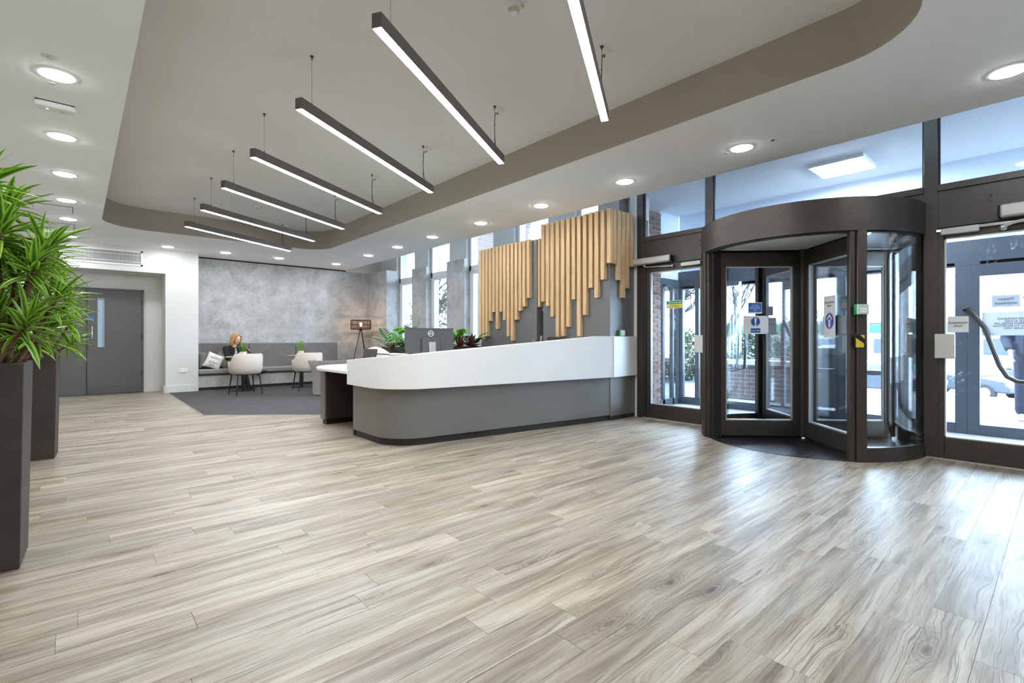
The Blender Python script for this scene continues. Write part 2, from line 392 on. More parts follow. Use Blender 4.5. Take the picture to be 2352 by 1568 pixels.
    def arcwall(s, c, r0, r1, a0, a1, z0, z1, n=24):
        pa = [(c[0]+r0*math.cos(R(a0+(a1-a0)*i/n)), c[1]+r0*math.sin(R(a0+(a1-a0)*i/n))) for i in range(n+1)]
        pb = [(c[0]+r1*math.cos(R(a0+(a1-a0)*i/n)), c[1]+r1*math.sin(R(a0+(a1-a0)*i/n))) for i in range(n+1)]
        return s.strip(pa, pb, z0, z1)
    def mesh(s, name, off=(0,0,0), rz=0, smooth=35):
        me = bpy.data.meshes.new(name)
        if rz or any(off):
            c, sn = math.cos(-rz), math.sin(-rz)
            vs = [((v[0]-off[0])*c-(v[1]-off[1])*sn, (v[0]-off[0])*sn+(v[1]-off[1])*c, v[2]-off[2]) for v in s.v]
        else: vs = s.v
        me.from_pydata(vs, [], s.f)
        bm = bmesh.new(); bm.from_mesh(me); bmesh.ops.recalc_face_normals(bm, faces=bm.faces); bm.to_mesh(me); bm.free()
        if smooth:
            me.shade_smooth(); me.set_sharp_from_angle(angle=R(smooth))
        if s.att:
            a = me.attributes.new(s.att[0], 'FLOAT', 'POINT'); a.data.foreach_set('value', s.att[1])
        return me
def tag(o, label=None, cat=None, group=None, kind=None):
    if label: o['label'] = label
    if cat: o['category'] = cat
    if group: o['group'] = group
    if kind: o['kind'] = kind
    return o
def link(name, me, m=None, parent=None):
    o = bpy.data.objects.new(name, me); COL.objects.link(o)
    if m is not None and not me.materials: me.materials.append(M[m] if isinstance(m, str) else m)
    if parent is not None: o.parent = parent
    return o
def thing(name, label, cat, loc=(0,0,0), rz=0, group=None):
    o = bpy.data.objects.new(name, None); COL.objects.link(o); o.location = loc; o.rotation_euler = (0,0,rz)
    o.empty_display_size = .1
    return tag(o, label, cat, group)
def bevel(o, w, seg=2):
    b = o.modifiers.new('bevel', 'BEVEL'); b.width = w; b.segments = seg; b.limit_method = 'ANGLE'; b.angle_limit = R(40); return o
def root_of(p):
    while p.parent is not None: p = p.parent
    return p
def part(par, name, mb, m, world=False, bev=0, label=None, smooth=35):
    if world:
        r = root_of(par); me = mb.mesh(name, tuple(r.location), r.rotation_euler[2], smooth)
    else: me = mb.mesh(name, smooth=smooth)
    o = link(name, me, m, par)
    if bev: bevel(o, bev)
    if label: o['label'] = label
    return o
def struct(name, mb, m, label=None, cat=None, parent=None, bev=0):
    o = link(name, mb.mesh(name), m, parent)
    if parent is None: o['kind'] = 'structure'
    if label: o['label'] = label
    if cat: o['category'] = cat
    if bev: bevel(o, bev)
    return o
def single(name, mb, m, label, cat, loc=(0,0,0), group=None, bev=0):
    o = link(name, mb.mesh(name, loc), m); o.location = loc; tag(o, label, cat, group)
    if bev: bevel(o, bev)
    return o
def dup(o, loc=None, rz=None, label=None, parent=None):
    c = o.copy(); COL.objects.link(c); c.parent = parent
    if loc is not None: c.location = loc
    if rz is not None: c.rotation_euler = (0,0,rz)
    if label: c['label'] = label
    for ch in list(o.children): dup(ch, parent=c)
    return c
def lettering(par, body, m, size, mat, name='lettering', align='CENTER', extr=.0004, world=True):
    cu = bpy.data.curves.new('t', 'FONT'); cu.body = body; cu.size = size; cu.align_x = align; cu.align_y = 'CENTER'; cu.extrude = extr
    cu.resolution_u = 3; cu.space_line = .9
    to = bpy.data.objects.new('t', cu); COL.objects.link(to)
    dg = bpy.context.evaluated_depsgraph_get(); me = bpy.data.meshes.new_from_object(to.evaluated_get(dg)); me.name = name
    bpy.data.objects.remove(to); bpy.data.curves.remove(cu)
    if world:
        r = root_of(par); inv = (Matrix.Translation(r.location) @ Matrix.Rotation(r.rotation_euler[2], 4, 'Z')).inverted(); mat = inv @ mat
    me.transform(mat); me.materials.clear()
    return link(name, me, m, par)
def frame_mat(o, right, up=(0,0,1)):   # text plane: local x=right, y=up
    r = Vector(right).normalized(); u = Vector(up).normalized(); n = r.cross(u)
    m = Matrix((r, u, n)).transposed().to_4x4(); m.translation = Vector(o); return m
# ------------------------------------------------------------------ room shell
X0, X1, Y0, Y1, ZS, ZT, ZP = -1.8, 5.97, -4.5, 12.6, 2.9, 3.26, 3.62
floor = struct('floor', MB().box(X0-.2, 6.4, Y0-.2, 12.9, -.12, -.006), 'mortar', 'pale limed oak plank floor running towards the glazed entrance')
CP = [(1.37, 12.595), (1.345, 8.22), (2.58, 7.18), (3.5, 6.45), (5.7, 6.45), (5.94, 7.5), (5.94, 12.595)]
def inside(p, poly):
    c = False
    for i in range(len(poly)):
        a, b = poly[i], poly[i-1]
        if (a[1] > p[1]) != (b[1] > p[1]) and p[0] < (b[0]-a[0])*(p[1]-a[1])/(b[1]-a[1])+a[0]: c = not c
    return c
PW, PL = .152, 1.22
def plank_mesh(L):
    e = .0008; h = .006; a, b = L/2-.0004, PW/2-.0004
    mb = MB(); mb.add([(-a,-b,-h),(a,-b,-h),(a,b,-h),(-a,b,-h),(-a,-b,-e),(a,-b,-e),(a,b,-e),(-a,b,-e),(-a+e,-b+e,0),(a-e,-b+e,0),(a-e,b-e,0),(-a+e,b-e,0)],
        [(0,1,5,4),(1,2,6,5),(2,3,7,6),(3,0,4,7),(4,5,9,8),(5,6,10,9),(6,7,11,10),(7,4,8,11),(8,9,10,11)]); return mb
FW = (math.cos(R(48.523)), math.sin(R(48.523)))
allp = []
j = 0; y = Y0
while y < 12.7:
    x = X0 - random.random()*PL
    while x < X1+.02:
        a, b = max(x, X0), min(x+PL, X1+.02)
        if b-a > .05:
            cx_, cy_ = (a+b)/2, y+PW/2
            corners = [(a, y), (b, y), (a, y+PW), (b, y+PW)]
            if not all(inside(q, CP) for q in corners): allp.append((cx_, cy_, b-a))
        x += PL
    y += PW
def show(p):
    d = p[0]*FW[0]+p[1]*FW[1]; r = p[0]*FW[1]-p[1]*FW[0]
    if d < .9 or abs(r/d) > 1.15: return 0
    if p[0] > 2.3 and p[1] > 4.6-.13*(p[0]-2.3): return 0
    return p[2]/(d*d*d)
allp.sort(key=show, reverse=True)
full = plank_mesh(PL).mesh('plank', smooth=0); full.materials.append(M['plank'])
cache = {}
rest = MB(); att = []
for i, (px, py, L) in enumerate(allp):
    if i < 300:
        if abs(L-PL) < .001: me = full
        else:
            me = plank_mesh(L).mesh('plank', smooth=0); me.materials.append(M['plank'])
        o = bpy.data.objects.new('plank', me); COL.objects.link(o); o.parent = floor; o.location = (px, py, 0)
    else:
        q = plank_mesh(L); rest.add([(v[0]+px, v[1]+py, v[2]) for v in q.v], q.f); att += [random.random()]*len(q.v)
rest.att = ('rnd', att)
ro = link('planks_beyond', rest.mesh('planks_beyond', smooth=0), 'plank', floor); ro['kind'] = 'stuff'

struct('wall_left', MB().box(X0-.15, X0, Y0, 12.9, 0, ZP), 'wall', 'plain white wall along the left of the lobby')
struct('wall_rear', MB().box(X0, X1+.1, Y0-.15, Y0, 0, ZP), 'wall', 'plain white wall behind the viewpoint')
struct('wall_right', MB().box(X1, X1+.2, Y0, -1.35, 0, ZP), 'wall', 'plain white wall beyond the entrance glazing')
# far wall: door recess, white pier, grey feature wall
bw = struct('wall_back', MB().box(X0, 1.33, 12.7, 12.9, 0, 2.42), 'wall', 'white back wall with recessed grey double door')
struct('bulkhead', MB().box(X0, 1.33, 12.11, 12.9, 2.42, ZP), 'wall', parent=bw)
struct('pier', MB().box(1.33, 1.9, 12.11, 12.9, 0, ZP), 'wall', parent=bw)
struct('recess_cheek', MB().box(X0, -.62, 12.11, 12.7, 0, 2.42), 'wall', parent=bw)
sk = MB().box(1.345, 1.86, 12.085, 12.11, 0, .145); sk.box(1.305, 1.33, 12.11, 12.7, 0, .145); sk.box(1.02, 1.33, 12.675, 12.7, 0, .145)
struct('baseboard_back', sk, 'wall', 'white skirting around the pier beside the grey door')
gw = struct('wall_feature', MB().box(1.9, 6.6, 12.6, 12.9, 0, 2.87), 'plaster', 'mottled grey plaster-effect feature wall behind the bench')
struct('shadow_gap', MB().box(1.9, 5.3, 12.62, 12.9, 2.87, 2.9), 'dark_gap', parent=gw)
struct('upper_wall', MB().box(5.3, 6.6, 12.6, 12.9, 2.87, ZP), 'wall', parent=gw)
# ceiling with rounded raised tray
def rrect(x0, x1, y0, y1, r, n=10):
    pts = []
    for (cx_, cy_, a0, rr) in ((x1-r[0], y0+r[0], -90, r[0]), (x1-r[1], y1-r[1], 0, r[1]), (x0+r[2], y1-r[2], 90, r[2]), (x0+r[3], y0+r[3], 180, r[3])):
        for k in range(n+1): a = R(a0+90*k/n); pts.append((cx_+rr*math.cos(a), cy_+rr*math.sin(a)))
    return pts
TRAY = rrect(.27, 3.77, .5, 10.14, (.5, .5, .6, .5))
SOFFIT = [(X0, Y0), (5.26, Y0), (5.26, 3.6), (5.265, 8), (5.29, 12.62), (X0, 12.62)]
def holed(outer, inner, z):
    bm = bmesh.new(); es = []
    for loop in (outer, inner):
        vs_ = [bm.verts.new((p[0], p[1], z)) for p in loop]
        es += [bm.edges.new((vs_[i], vs_[(i+1) % len(vs_)])) for i in range(len(vs_))]
    bmesh.ops.triangle_fill(bm, use_beauty=True, use_dissolve=False, edges=es)
    me = bpy.data.meshes.new('ceiling'); bm.to_mesh(me); bm.free(); return me
ceil = link('ceiling', holed(SOFFIT, TRAY, ZS), 'paint'); tag(ceil, 'white dropped ceiling with a rounded raised tray', None, None, 'structure')
fs = MB(); n = len(TRAY)
fs.add([(p[0], p[1], ZS) for p in TRAY]+[(p[0], p[1], ZT) for p in TRAY], [(i, (i+1) % n, n+(i+1) % n, n+i) for i in range(n)])
fo = link('tray_fascia', fs.mesh('tray_fascia', smooth=40), 'fascia_tone', ceil)
tt = MB(); tt.add([(p[0], p[1], ZT) for p in TRAY], [tuple(range(n))]); link('tray_top', tt.mesh('tray_top'), 'tray_tone', ceil)
pf = MB()
for i in (1, 2, 3): a, b = SOFFIT[i], SOFFIT[i+1]; pf.add([(a[0], a[1], ZS), (b[0], b[1], ZS), (b[0], b[1], ZP), (a[0], a[1], ZP)], [(0, 1, 2, 3)])
link('soffit_edge', pf.mesh('soffit_edge'), 'paint', ceil)
link('window_bay_ceiling', MB().box(5.2, 6.7, Y0, 12.9, ZP, ZP+.05).mesh('window_bay_ceiling'), 'paint', ceil)
link('roof_slab', MB().box(X0-.2, 6.7, Y0-.2, 13, ZP+.06, ZP+.2).mesh('roof_slab'), 'paint', ceil)
# carpet with trim
cp = link('carpet_area', MB().prism(CP, .0005, .006).mesh('carpet_area'), 'carpet'); tag(cp, 'dark grey flecked carpet inlaid in front of the bench', 'carpet', None, 'structure')
tr = MB()
for a, b in zip(CP[:3], CP[1:4]): tr.bar((a[0], a[1], .003), (b[0], b[1], .003), .012, .0075)
struct('carpet_trim', tr, 'alu', parent=cp)

# ------------------------------------------------------------------ window wall on the right, beyond the reception
ww = MB()
for k in range(6):
    ya = 3.93+1.54*k; ww.box(6.25, 6.55, ya if k else 4.32, min(ya+.63, 12.6) if k < 5 else 12.6, 0, ZP)
for k in range(5):
    ya = 4.56+1.54*k; ww.box(6.3, 6.55, ya, ya+.91, 0, .9)
ww.box(5.99, 6.38, 4.13, 4.2, 0, ZP)
wr = struct('wall_window_side', ww, 'wall', 'white window wall of narrow piers beside the reception')
for k in range(5):
    ya = 4.56+1.54*k; yb = ya+.91
    w = bpy.data.objects.new('window_%d' % (k+1), None); COL.objects.link(w); w.location = (6.38, ya, .9); tag(w, ('tall narrow white window behind the larger slatted column', 'tall narrow white window behind the lower slatted column', 'tall narrow white window right of the nearest grey column', 'tall narrow white window between the two grey columns', 'tall narrow white window nearest the floor lamp corner')[k], None, None, 'structure')
    f = MB()
    f.box(6.33, 6.43, ya, ya+.07, .9, ZP); f.box(6.33, 6.43, yb-.07, yb, .9, ZP); f.box(6.33, 6.43, ya, yb, 2.55, 2.67); f.box(6.33, 6.43, ya, yb, .9, .97); f.box(6.33, 6.43, ya, yb, ZP-.07, ZP)
    part(w, 'frame', f, 'winframe', True, .006)
    s1 = MB(); s1.box(6.345, 6.4, ya+.07, ya+.12, .97, 2.55); s1.box(6.345, 6.4, yb-.12, yb-.07, .97, 2.55); s1.box(6.345, 6.4, ya+.12, yb-.12, 2.5, 2.55); s1.box(6.345, 6.4, ya+.12, yb-.12, .97, 1.02)
    part(w, 'sash', s1, 'winframe', True, .004)
    part(w, 'pane', MB().box(6.37, 6.376, ya+.12, yb-.12, 1.02, 2.5), 'glass', True)
    part(w, 'upper_pane', MB().box(6.37, 6.376, ya+.07, yb-.07, 2.67, ZP-.07), 'glass', True)
    hd = MB().box(6.30, 6.345, ya+.08, ya+.105, 1.46, 1.56); hd.box(6.285, 6.3, ya+.085, ya+.1, 1.5, 1.62); hd.box(6.30, 6.33, yb-.03, yb-.01, 1.46, 1.56)
    part(w, 'window_handle', hd, 'steel', True)
def cladding(ya, yb, xf, zt, label):
    m = MB().box(xf, 6.3, ya, yb, 0, zt); o = struct('column', m, 'plaster', label); o['category'] = 'column'; bevel(o, .004)
cladding(8.53, 9.2, 6.18, 2.82, 'mottled grey clad column nearest the slatted columns')
cladding(10.07, 10.73, 6.18, 2.82, 'mottled grey clad column in the middle of the windows')
cladding(11.61, 12.6, 5.95, 2.87, 'mottled grey clad column in the far corner by the floor lamp')

# ------------------------------------------------------------------ slatted columns
F2 = [(5.351,1.669),(5.251,1.598),(5.154,1.433),(5.045,1.07),(4.941,1.138),(4.835,1.275),(4.731,1.666),(4.63,1.137),(4.523,1.433),(4.417,1.808),(4.316,1.664),(4.21,1.904),(4.105,2.116)]
S2 = [(5.39,2.114),(5.488,1.901),(5.584,1.663),(5.682,1.803),(5.786,2.109)]
F1 = [(6.904,1.129),(6.82,1.086),(6.73,1.143),(6.634,1.407),(6.539,1.558),(6.445,1.269),(6.348,1.556),(6.253,1.413),(6.159,1.143),(6.061,1.071),(5.965,1.409),(5.87,1.55),(5.777,1.615),(5.677,1.745)]
S1 = [(5.39,1.6),(5.488,1.535),(5.584,1.6)]
def slat_column(ya, yb, zt, front, side, label, zcas):
    t = thing('slatted_column', label, 'column', (5.38, ya, 0), 0, 'oak slatted columns behind the reception desk')
    part(t, 'casing', MB().box(5.38, 6.3, ya, yb, 0, zcas), 'casing', True, .003)
    part(t, 'plinth', MB().box(5.4, 6.3, ya+.02, yb, 0, .05), 'plinth', True)
    for y_, z_ in front:
        o = part(t, 'slat', MB().box(-.03, .03, -.032, .032, z_, zt), 'oak', bev=.003); o.location = (-.03, y_-.037-ya, 0)
    for x_, z_ in side:
        o = part(t, 'slat', MB().box(-.034, .034, -.025, .025, z_, zt), 'oak', bev=.003); o.location = (x_+.04-5.38, -.025, 0)
    return t
slat_column(4.09, 5.36, 2.848, F2, S2, 'larger nearer column with oak slats hanging in a ragged edge', 2.84)
slat_column(5.5, 6.91, 2.665, F1, S1, 'lower farther column with oak slats hanging in a ragged edge', 2.655)
struct('trim_1', MB().box(5.93, 5.99, 4.04, 4.088, 0, ZP), 'wall', 'white upright strip between slatted column and door frame')

# ------------------------------------------------------------------ entrance glazing and doors
def emp(name, loc, label, kind='structure'):
    o = bpy.data.objects.new(name, None); COL.objects.link(o); o.location = loc; return tag(o, label, None, None, kind)
G = emp('wall_entrance', (5.97, 2, 0), 'dark bronze framed glazed entrance wall')
def gp(name, y0, y1, z0, z1, x0=5.93, x1=6.01, m='bronze', bev=.003): return part(G, name, MB().box(x0, x1, min(y0, y1), max(y0, y1), z0, z1), m, True, bev)
gp('jamb', 3.94, 4.035, 0, ZP); gp('mullion', 2.93, 3.028, 0, ZP); gp('mullion', .79, .893, 0, ZP); gp('mullion', -.28, -.16, 0, ZP); gp('jamb', -1.35, -1.25, 0, ZP)
gp('transom_panel', 3.028, 3.94, 2.115, 2.455); gp('transom_panel', .893, 2.93, 2.3, 2.455); gp('transom_panel', -.16, .79, 2.115, 2.455); gp('transom_panel', -1.25, -.28, 2.115, 2.455)
for a, b in ((3.028, 3.94), (.893, 2.93), (-.16, .79), (-1.25, -.28)):
    gp('transom_rail', a, b, 2.455, 2.515, 5.915, 6.02); gp('pane', a, b, 2.515, ZP-.05, 5.966, 5.974, 'glass_t', 0); gp('head_rail', a, b, ZP-.06, ZP)
    bd = MB(); e = .012
    bd.box(5.95, 5.99, a, a+e, 2.515, ZP-.05); bd.box(5.95, 5.99, b-e, b, 2.515, ZP-.05); part(G, 'glazing_bead', bd, 'rubber', True)
gp('pane', -1.25, -.28, .12, 2.115, 5.966, 5.974, 'glass', 0); gp('bottom_rail', -1.25, -.28, 0, .12)
for a in (3.10, .44):
    for z in (2.3, 2.35): part(G, 'screw', MB().tube([(5.92, a, z), (5.932, a, z)], .008, 10), 'bronze_d', True)
for a in (3.84,): part(G, 'screw', MB().tube([(5.92, a, 2.25), (5.932, a, 2.25)], .008, 10), 'bronze_d', True)
def leaf_door(name, ya, yb, label, glass, stile=.055):
    d = emp(name, (5.97, ya, 0), label)
    f = MB(); f.box(5.935, 5.995, ya, ya+stile, .012, 2.11); f.box(5.935, 5.995, yb-stile, yb, .012, 2.11)
    f.box(5.935, 5.995, ya+stile, yb-stile, .012, .2); f.box(5.935, 5.995, ya+stile, yb-stile, 2.02, 2.11)
    part(d, 'leaf_frame', f, 'bronze', True, .004)
    b = MB(); e = .01; i0, i1 = ya+stile, yb-stile
    b.box(5.945, 5.985, i0, i0+e, .2, 2.02); b.box(5.945, 5.985, i1-e, i1, .2, 2.02); b.box(5.945, 5.985, i0, i1, .2, .2+e); b.box(5.945, 5.985, i0, i1, 2.02-e, 2.02)
    part(d, 'glazing_bead', b, 'alu', True)
    part(d, 'pane', MB().box(5.962, 5.97, i0+e, i1-e, .2+e, 2.02-e), glass, True)
    part(d, 'threshold', MB().box(5.91, 6.03, ya-.05, yb+.05, 0, .01), 'alu', True)
    return d
D2 = leaf_door('door_2', 3.04, 3.884, 'bronze framed glass fire exit door beside the desk', 'glass')
part(D2, 'hinge_stile', MB().box(5.925, 6.0, 3.888, 3.938, 0, 2.115), 'bronze_d', True, .004)
D3 = leaf_door('door_3', -.15, .822, 'bronze framed automatic glass door at the right edge', 'glass_s', .075)
# operators, arms, sensors
cl = MB().box(5.83, 5.93, 3.47, 4.07, 2.125, 2.215); part(D2, 'door_operator', cl, 'alu', True, .02); part(D2, 'operator_end', MB().box(5.835, 5.928, 3.455, 3.472, 2.128, 2.212), 'blackmetal', True, .01)
part(D2, 'operator_arm', MB().tube([(5.88, 3.88, 2.1), (5.86, 3.84, 2.085), (5.9, 3.47, 2.07)], .011, 8).ball((5.88, 3.88, 2.11), .022, rz=.02).ball((5.9, 3.47, 2.07), .02), 'steel', True)
part(D2, 'sensor_bar', MB().box(5.885, 5.935, 3.07, 3.34, 2.045, 2.095), 'alu', True, .006)
part(D2, 'lock_box', MB().box(5.885, 5.935, 3.02, 3.155, .925, 1.148), 'greyplastic', True, .008)
part(D3, 'door_operator', MB().box(5.83, 5.93, -.3, .38, 2.125, 2.235), 'alu', True, .018); part(D3, 'operator_end', MB().box(5.835, 5.928, .378, .394, 2.128, 2.232), 'blackmetal', True, .008)
part(D3, 'operator_arm', MB().tube([(5.87, .1, 2.11), (5.86, .3, 2.075), (5.9, .38, 2.05)], .012, 8).ball((5.9, .36, 2.05), .026), 'steel', True)
part(D3, 'slide_rail', MB().box(5.9, 5.935, -.1, .8, 2.075, 2.1), 'chrome', True, .003)
part(D3, 'sensor_bar', MB().box(5.88, 5.935, .51, .766, 2.043, 2.1), 'alu', True, .006)
part(D3, 'lock_box', MB().box(5.885, 5.935, .67, .81, .922, 1.145), 'greyplastic', True, .008)

# revolving door
RC = (6.0, 1.93); RR = 1.04
rv = thing('revolving_door', 'dark bronze four-wing revolving door with curved glass drum', 'revolving door', (RC[0], RC[1], 0))
part(rv, 'canopy', MB().arcwall(RC, RR+.015, RR-.03, 90, 270, 2.07, 2.37, 48), 'bronze', True)
part(rv, 'canopy_outside', MB().arcwall(RC, RR+.015, RR-.03, -90, 90, 2.07, 2.37, 48), 'bronze', True)
part(rv, 'canopy_top', MB().lathe([(RR+.012, 2.355), (RR+.012, 2.368)], (RC[0], RC[1], 0), 48), 'bronze_d', True)
part(rv, 'drum_ceiling', MB().lathe([(RR-.03, 2.085), (RR-.03, 2.1)], (RC[0], RC[1], 0), 48), 'whiteplastic', True)
part(rv, 'canopy_lip', MB().arcwall(RC, RR-.005, RR-.05, 90, 270, 2.055, 2.072, 48), 'rubber', True)
for (a, b) in ((90, 133), (225, 270), (-90, -47), (45, 90)):
    part(rv, 'curved_pane', MB().arcwall(RC, RR-.008, RR-.016, a, b, .13, 2.07, 14), 'glass_s' if a == 225 else 'glass', True)
    part(rv, 'bottom_rail', MB().arcwall(RC, RR+.01, RR-.035, a, b, 0, .13, 14), 'bronze', True)
def post(a, w=.085, d=.1, nm='post'):
    m = Matrix.Translation((RC[0]+(RR-.03)*math.cos(R(a)), RC[1]+(RR-.03)*math.sin(R(a)), 1.035)) @ Matrix.Rotation(R(a), 4, 'Z')
    part(rv, nm, MB().mbox(m, d, w, 2.07), 'bronze', True, .008)
for a in (131, 223, 311, 47): post(a)
post(219.2, .05, .06); post(134.5, .03, .05)
for a in (90.8, 269.2): post(a, .04, .07)
part(rv, 'brush_seal', MB().mbox(Matrix.Translation((RC[0]+.955*math.cos(R(137.5)), RC[1]+.955*math.sin(R(137.5)), 1.04)) @ Matrix.Rotation(R(137.5), 4, 'Z'), .08, .05, 2.04), 'brush', True)
part(rv, 'shaft', MB().lathe([(.05, .02), (.05, 2.085)], (RC[0], RC[1], 0), 16), 'bronze_d', True)
WING = (136, 226, 316, 46)
for wa in WING:
    m0 = Matrix.Translation((RC[0], RC[1], 0)) @ Matrix.Rotation(R(wa), 4, 'Z')
    def wb(x0, x1, z0, z1, th, mb): return mb.mbox(m0 @ Matrix.Translation(((x0+x1)/2, 0, (z0+z1)/2)), x1-x0, th, z1-z0)
    f = MB(); wb(.035, .125, .03, 2.05, .05, f); wb(.85, .94, .03, 2.05, .05, f); wb(.125, .85, .03, .2, .05, f); wb(.125, .85, 1.9, 2.05, .05, f)
    wo = part(rv, 'wing', f, 'bronze', True, .004)
    b = MB(); wb(.125, .137, .2, 1.9, .03, b); wb(.838, .85, .2, 1.9, .03, b); wb(.125, .85, .2, .212, .03, b); wb(.125, .85, 1.888, 1.9, .03, b); part(wo, 'glazing_bead', b, 'alu', True)
    part(wo, 'pane', wb(.137, .838, .212, 1.888, .008, MB()), 'glass', True)
    s = MB(); wb(.94, .975, .03, 2.05, .018, s); wb(.04, .94, .005, .03, .012, s); wb(.04, .94, 2.05, 2.08, .012, s); part(wo, 'brush_edge', s, 'brush', True)
    part(wo, 'top_bracket', wb(.08, .26, 2.0, 2.045, .066, MB()), 'bronze_d', True)
single('drum_mat', MB().lathe([(RR-.02, .0), (RR-.02, .004)], (RC[0], RC[1], .0005), 48), 'drummat', 'studded black rubber mat inside the revolving door', 'mat', (RC[0], RC[1], .0005))

# ------------------------------------------------------------------ glazed porch beyond the entrance
struct('floor_porch', MB().box(6.4, 7.85, -3, 4.5, -.1, -.002), 'vestfloor', 'pale grey matting in the porch beyond the doors')
struct('ceiling_porch', MB().box(6.02, 8.6, -3, 4.5, 3.2, 3.3), 'vestceil', 'white porch ceiling seen through the transom glass')
pl = thing('ceiling_light_panel', 'square white light panel on the porch ceiling', 'ceiling light', (6.9, 1.8, 3.2))
part(pl, 'housing', MB().box(6.62, 7.18, 1.52, 2.08, 3.155, 3.2), 'whiteplastic', True, .004)
part(pl, 'diffuser', MB().box(6.645, 7.155, 1.545, 2.055, 3.148, 3.156), 'panel_light', True)
OX = 7.75
P = emp('wall_porch_front', (OX, 1, 0), 'dark framed glazed outer wall of the porch')
def pp(name, y0, y1, z0, z1, m='vestdark', x0=OX-.04, x1=OX+.04): return part(P, name, MB().box(x0, x1, y0, y1, z0, z1), m, True, .003 if m != 'glass' else 0)
MUL = [(-3, -2.9), (-1.3, -1.2), (-.36, -.3), (.664, .77), (.772, .875), (1.33, 1.44), (1.97, 2.1), (2.42, 2.5), (2.74, 2.79), (3.04, 3.11), (4.05, 4.12), (4.34, 4.42)]
for a, b in MUL: pp('mullion', a, b, 0, 1.95)
for k in range(len(MUL)-1):
    a, b = MUL[k][1], MUL[k+1][0]
    if b-a < .05: continue
    hz = 1.82 if (b < 1 or 2.45 < b < 2.8) else 1.94
    pp('pane', a, b, .12, hz, 'glass', OX-.004, OX+.004); pp('bottom_rail', a, b, 0, .12); pp('head_rail', a, b, hz, 1.99)
pp('fascia_panel', -3, 4.42, 1.95, 2.24); part(P, 'added_opal_panel', MB().add([(OX, -3, 2.24), (OX, 4.42, 2.24), (OX, 4.42, 3.2), (OX, -3, 3.2)], [(0, 1, 2, 3)]), 'opal', True)  # opal panel added to pass skylight onto the porch ceiling
pp('mid_rail', 2.1, 2.42, .63, .69); pp('mid_rail', 1.44, 1.97, .63, .69)
sd = emp('wall_porch_side', (7.3, 4.42, 0), 'glazed side of the porch beyond the brick pier')
for (xa, xb) in ((7.2, 7.26), (7.5, 7.54), (7.69, 7.75)): part(sd, 'mullion', MB().box(xa, xb, 4.4, 4.46, 0, 2.0), 'vestdark', True)
part(sd, 'head_rail', MB().box(7.14, 7.75, 4.4, 4.46, 1.97, 2.1), 'vestdark', True); part(sd, 'head_pane', MB().add([(7.14, 4.43, 2.1), (7.75, 4.43, 2.1), (7.75, 4.43, 3.2), (7.14, 4.43, 3.2)], [(0, 1, 2, 3)]), 'opal', True)
part(sd, 'bottom_rail', MB().box(7.14, 7.75, 4.4, 4.46, 0, .1), 'vestdark', True); part(sd, 'pane', MB().box(7.2, 7.75, 4.428, 4.434, .1, 1.97), 'glass', True)
struct('wall_porch_end', MB().box(6.02, 7.85, -3.1, -3, 0, .4).box(6.02, 6.2, -3.1, -3, .4, 3.3).box(7.7, 7.85, -3.1, -3, .4, 3.3), 'vestceil', 'far end of the porch')
# brick pier, every brick laid
bp = struct('wall_brick_pier', MB().box(6.02, 7.128, 4.412, 4.8, 0, 3.2), 'mortar', 'brick pier just outside the fire exit door')
BM_ = {}
def brick_mesh(L, h=.065, d=.012):
    k = round(L, 3)
    if k not in BM_:
        e = .003; mb = MB(); a, b = L/2, h/2
        mb.add([(-a,0,-b),(a,0,-b),(a,0,b),(-a,0,b),(-a+e,-d,-b+e),(a-e,-d,-b+e),(a-e,-d,b-e),(-a+e,-d,b-e)], [(0,1,5,4),(1,2,6,5),(2,3,7,6),(3,0,4,7),(4,5,6,7)])
        BM_[k] = mb.mesh('brick', smooth=0); BM_[k].materials.append(M['brick'])
    return BM_[k]
for c in range(42):
    z = .04+c*.075; xe = 7.14; first = True
    L = .215 if c % 2 == 0 else .1025
    while xe-L > 6.3:
        o = bpy.data.objects.new('brick', brick_mesh(L)); COL.objects.link(o); o.parent = bp; o.location = (xe-L/2, 4.412, z)
        xe -= L+.01; L = .215
# ------------------------------------------------------------------ ceiling lights
def downlight(x, y, label, group='round recessed downlights'):
    t = thing('downlight', label, 'downlight', (x, y, ZS), 0, group)
    part(t, 'rim', MB().lathe([(.092, -.001), (.094, -.006), (.112, -.004), (.115, .002)], n=32, cap=False), 'whiteplastic')
    part(t, 'diffuser', MB().lathe([(.004, -.016), (.05, -.0145), (.08, -.0105), (.0935, -.003), (.0935, .01)], n=32), 'diff')
    return t
ORD = ['nearest', 'second', 'third', 'fourth', 'fifth', 'sixth', 'seventh', 'eighth']
dl = downlight(-.107, 4.57, 'largest downlight in the row above the tall plants, nearest the sprinkler')
def dlc(x, y, label): return dup(dl, (x, y, ZS), None, label)
for i, y in enumerate((5.93, 7.26, 8.61, 9.93, 11.6)): dlc(-.107, y, '%s downlight in the row above the tall plants' % ORD[i+1])
for i, x in enumerate((1.317, 2.31, 3.36, 4.65)): dlc(x, 11.64, '%s downlight from the ventilation grille in the row before the grey wall' % ('first', 'second', 'third', 'fourth')[i])
for i, y in enumerate((.264, 2.035, 3.355, 4.71, 6.04, 7.43, 8.69, 9.98)): dlc(4.69, y, '%s downlight in the row along the entrance side' % ORD[i])
for x, y in ((-.107, 3.2), (-.107, 1.87), (-.107, .5), (-.107, -.9), (-.107, -2.3), (4.69, -1.1), (4.69, -2.4), (4.69, -3.7), (2.3, -1.1), (2.3, -2.6)): dlc(x, y, 'unseen downlight added behind the viewpoint to light the room')  # unseen downlights, added out of view to help light the lobby

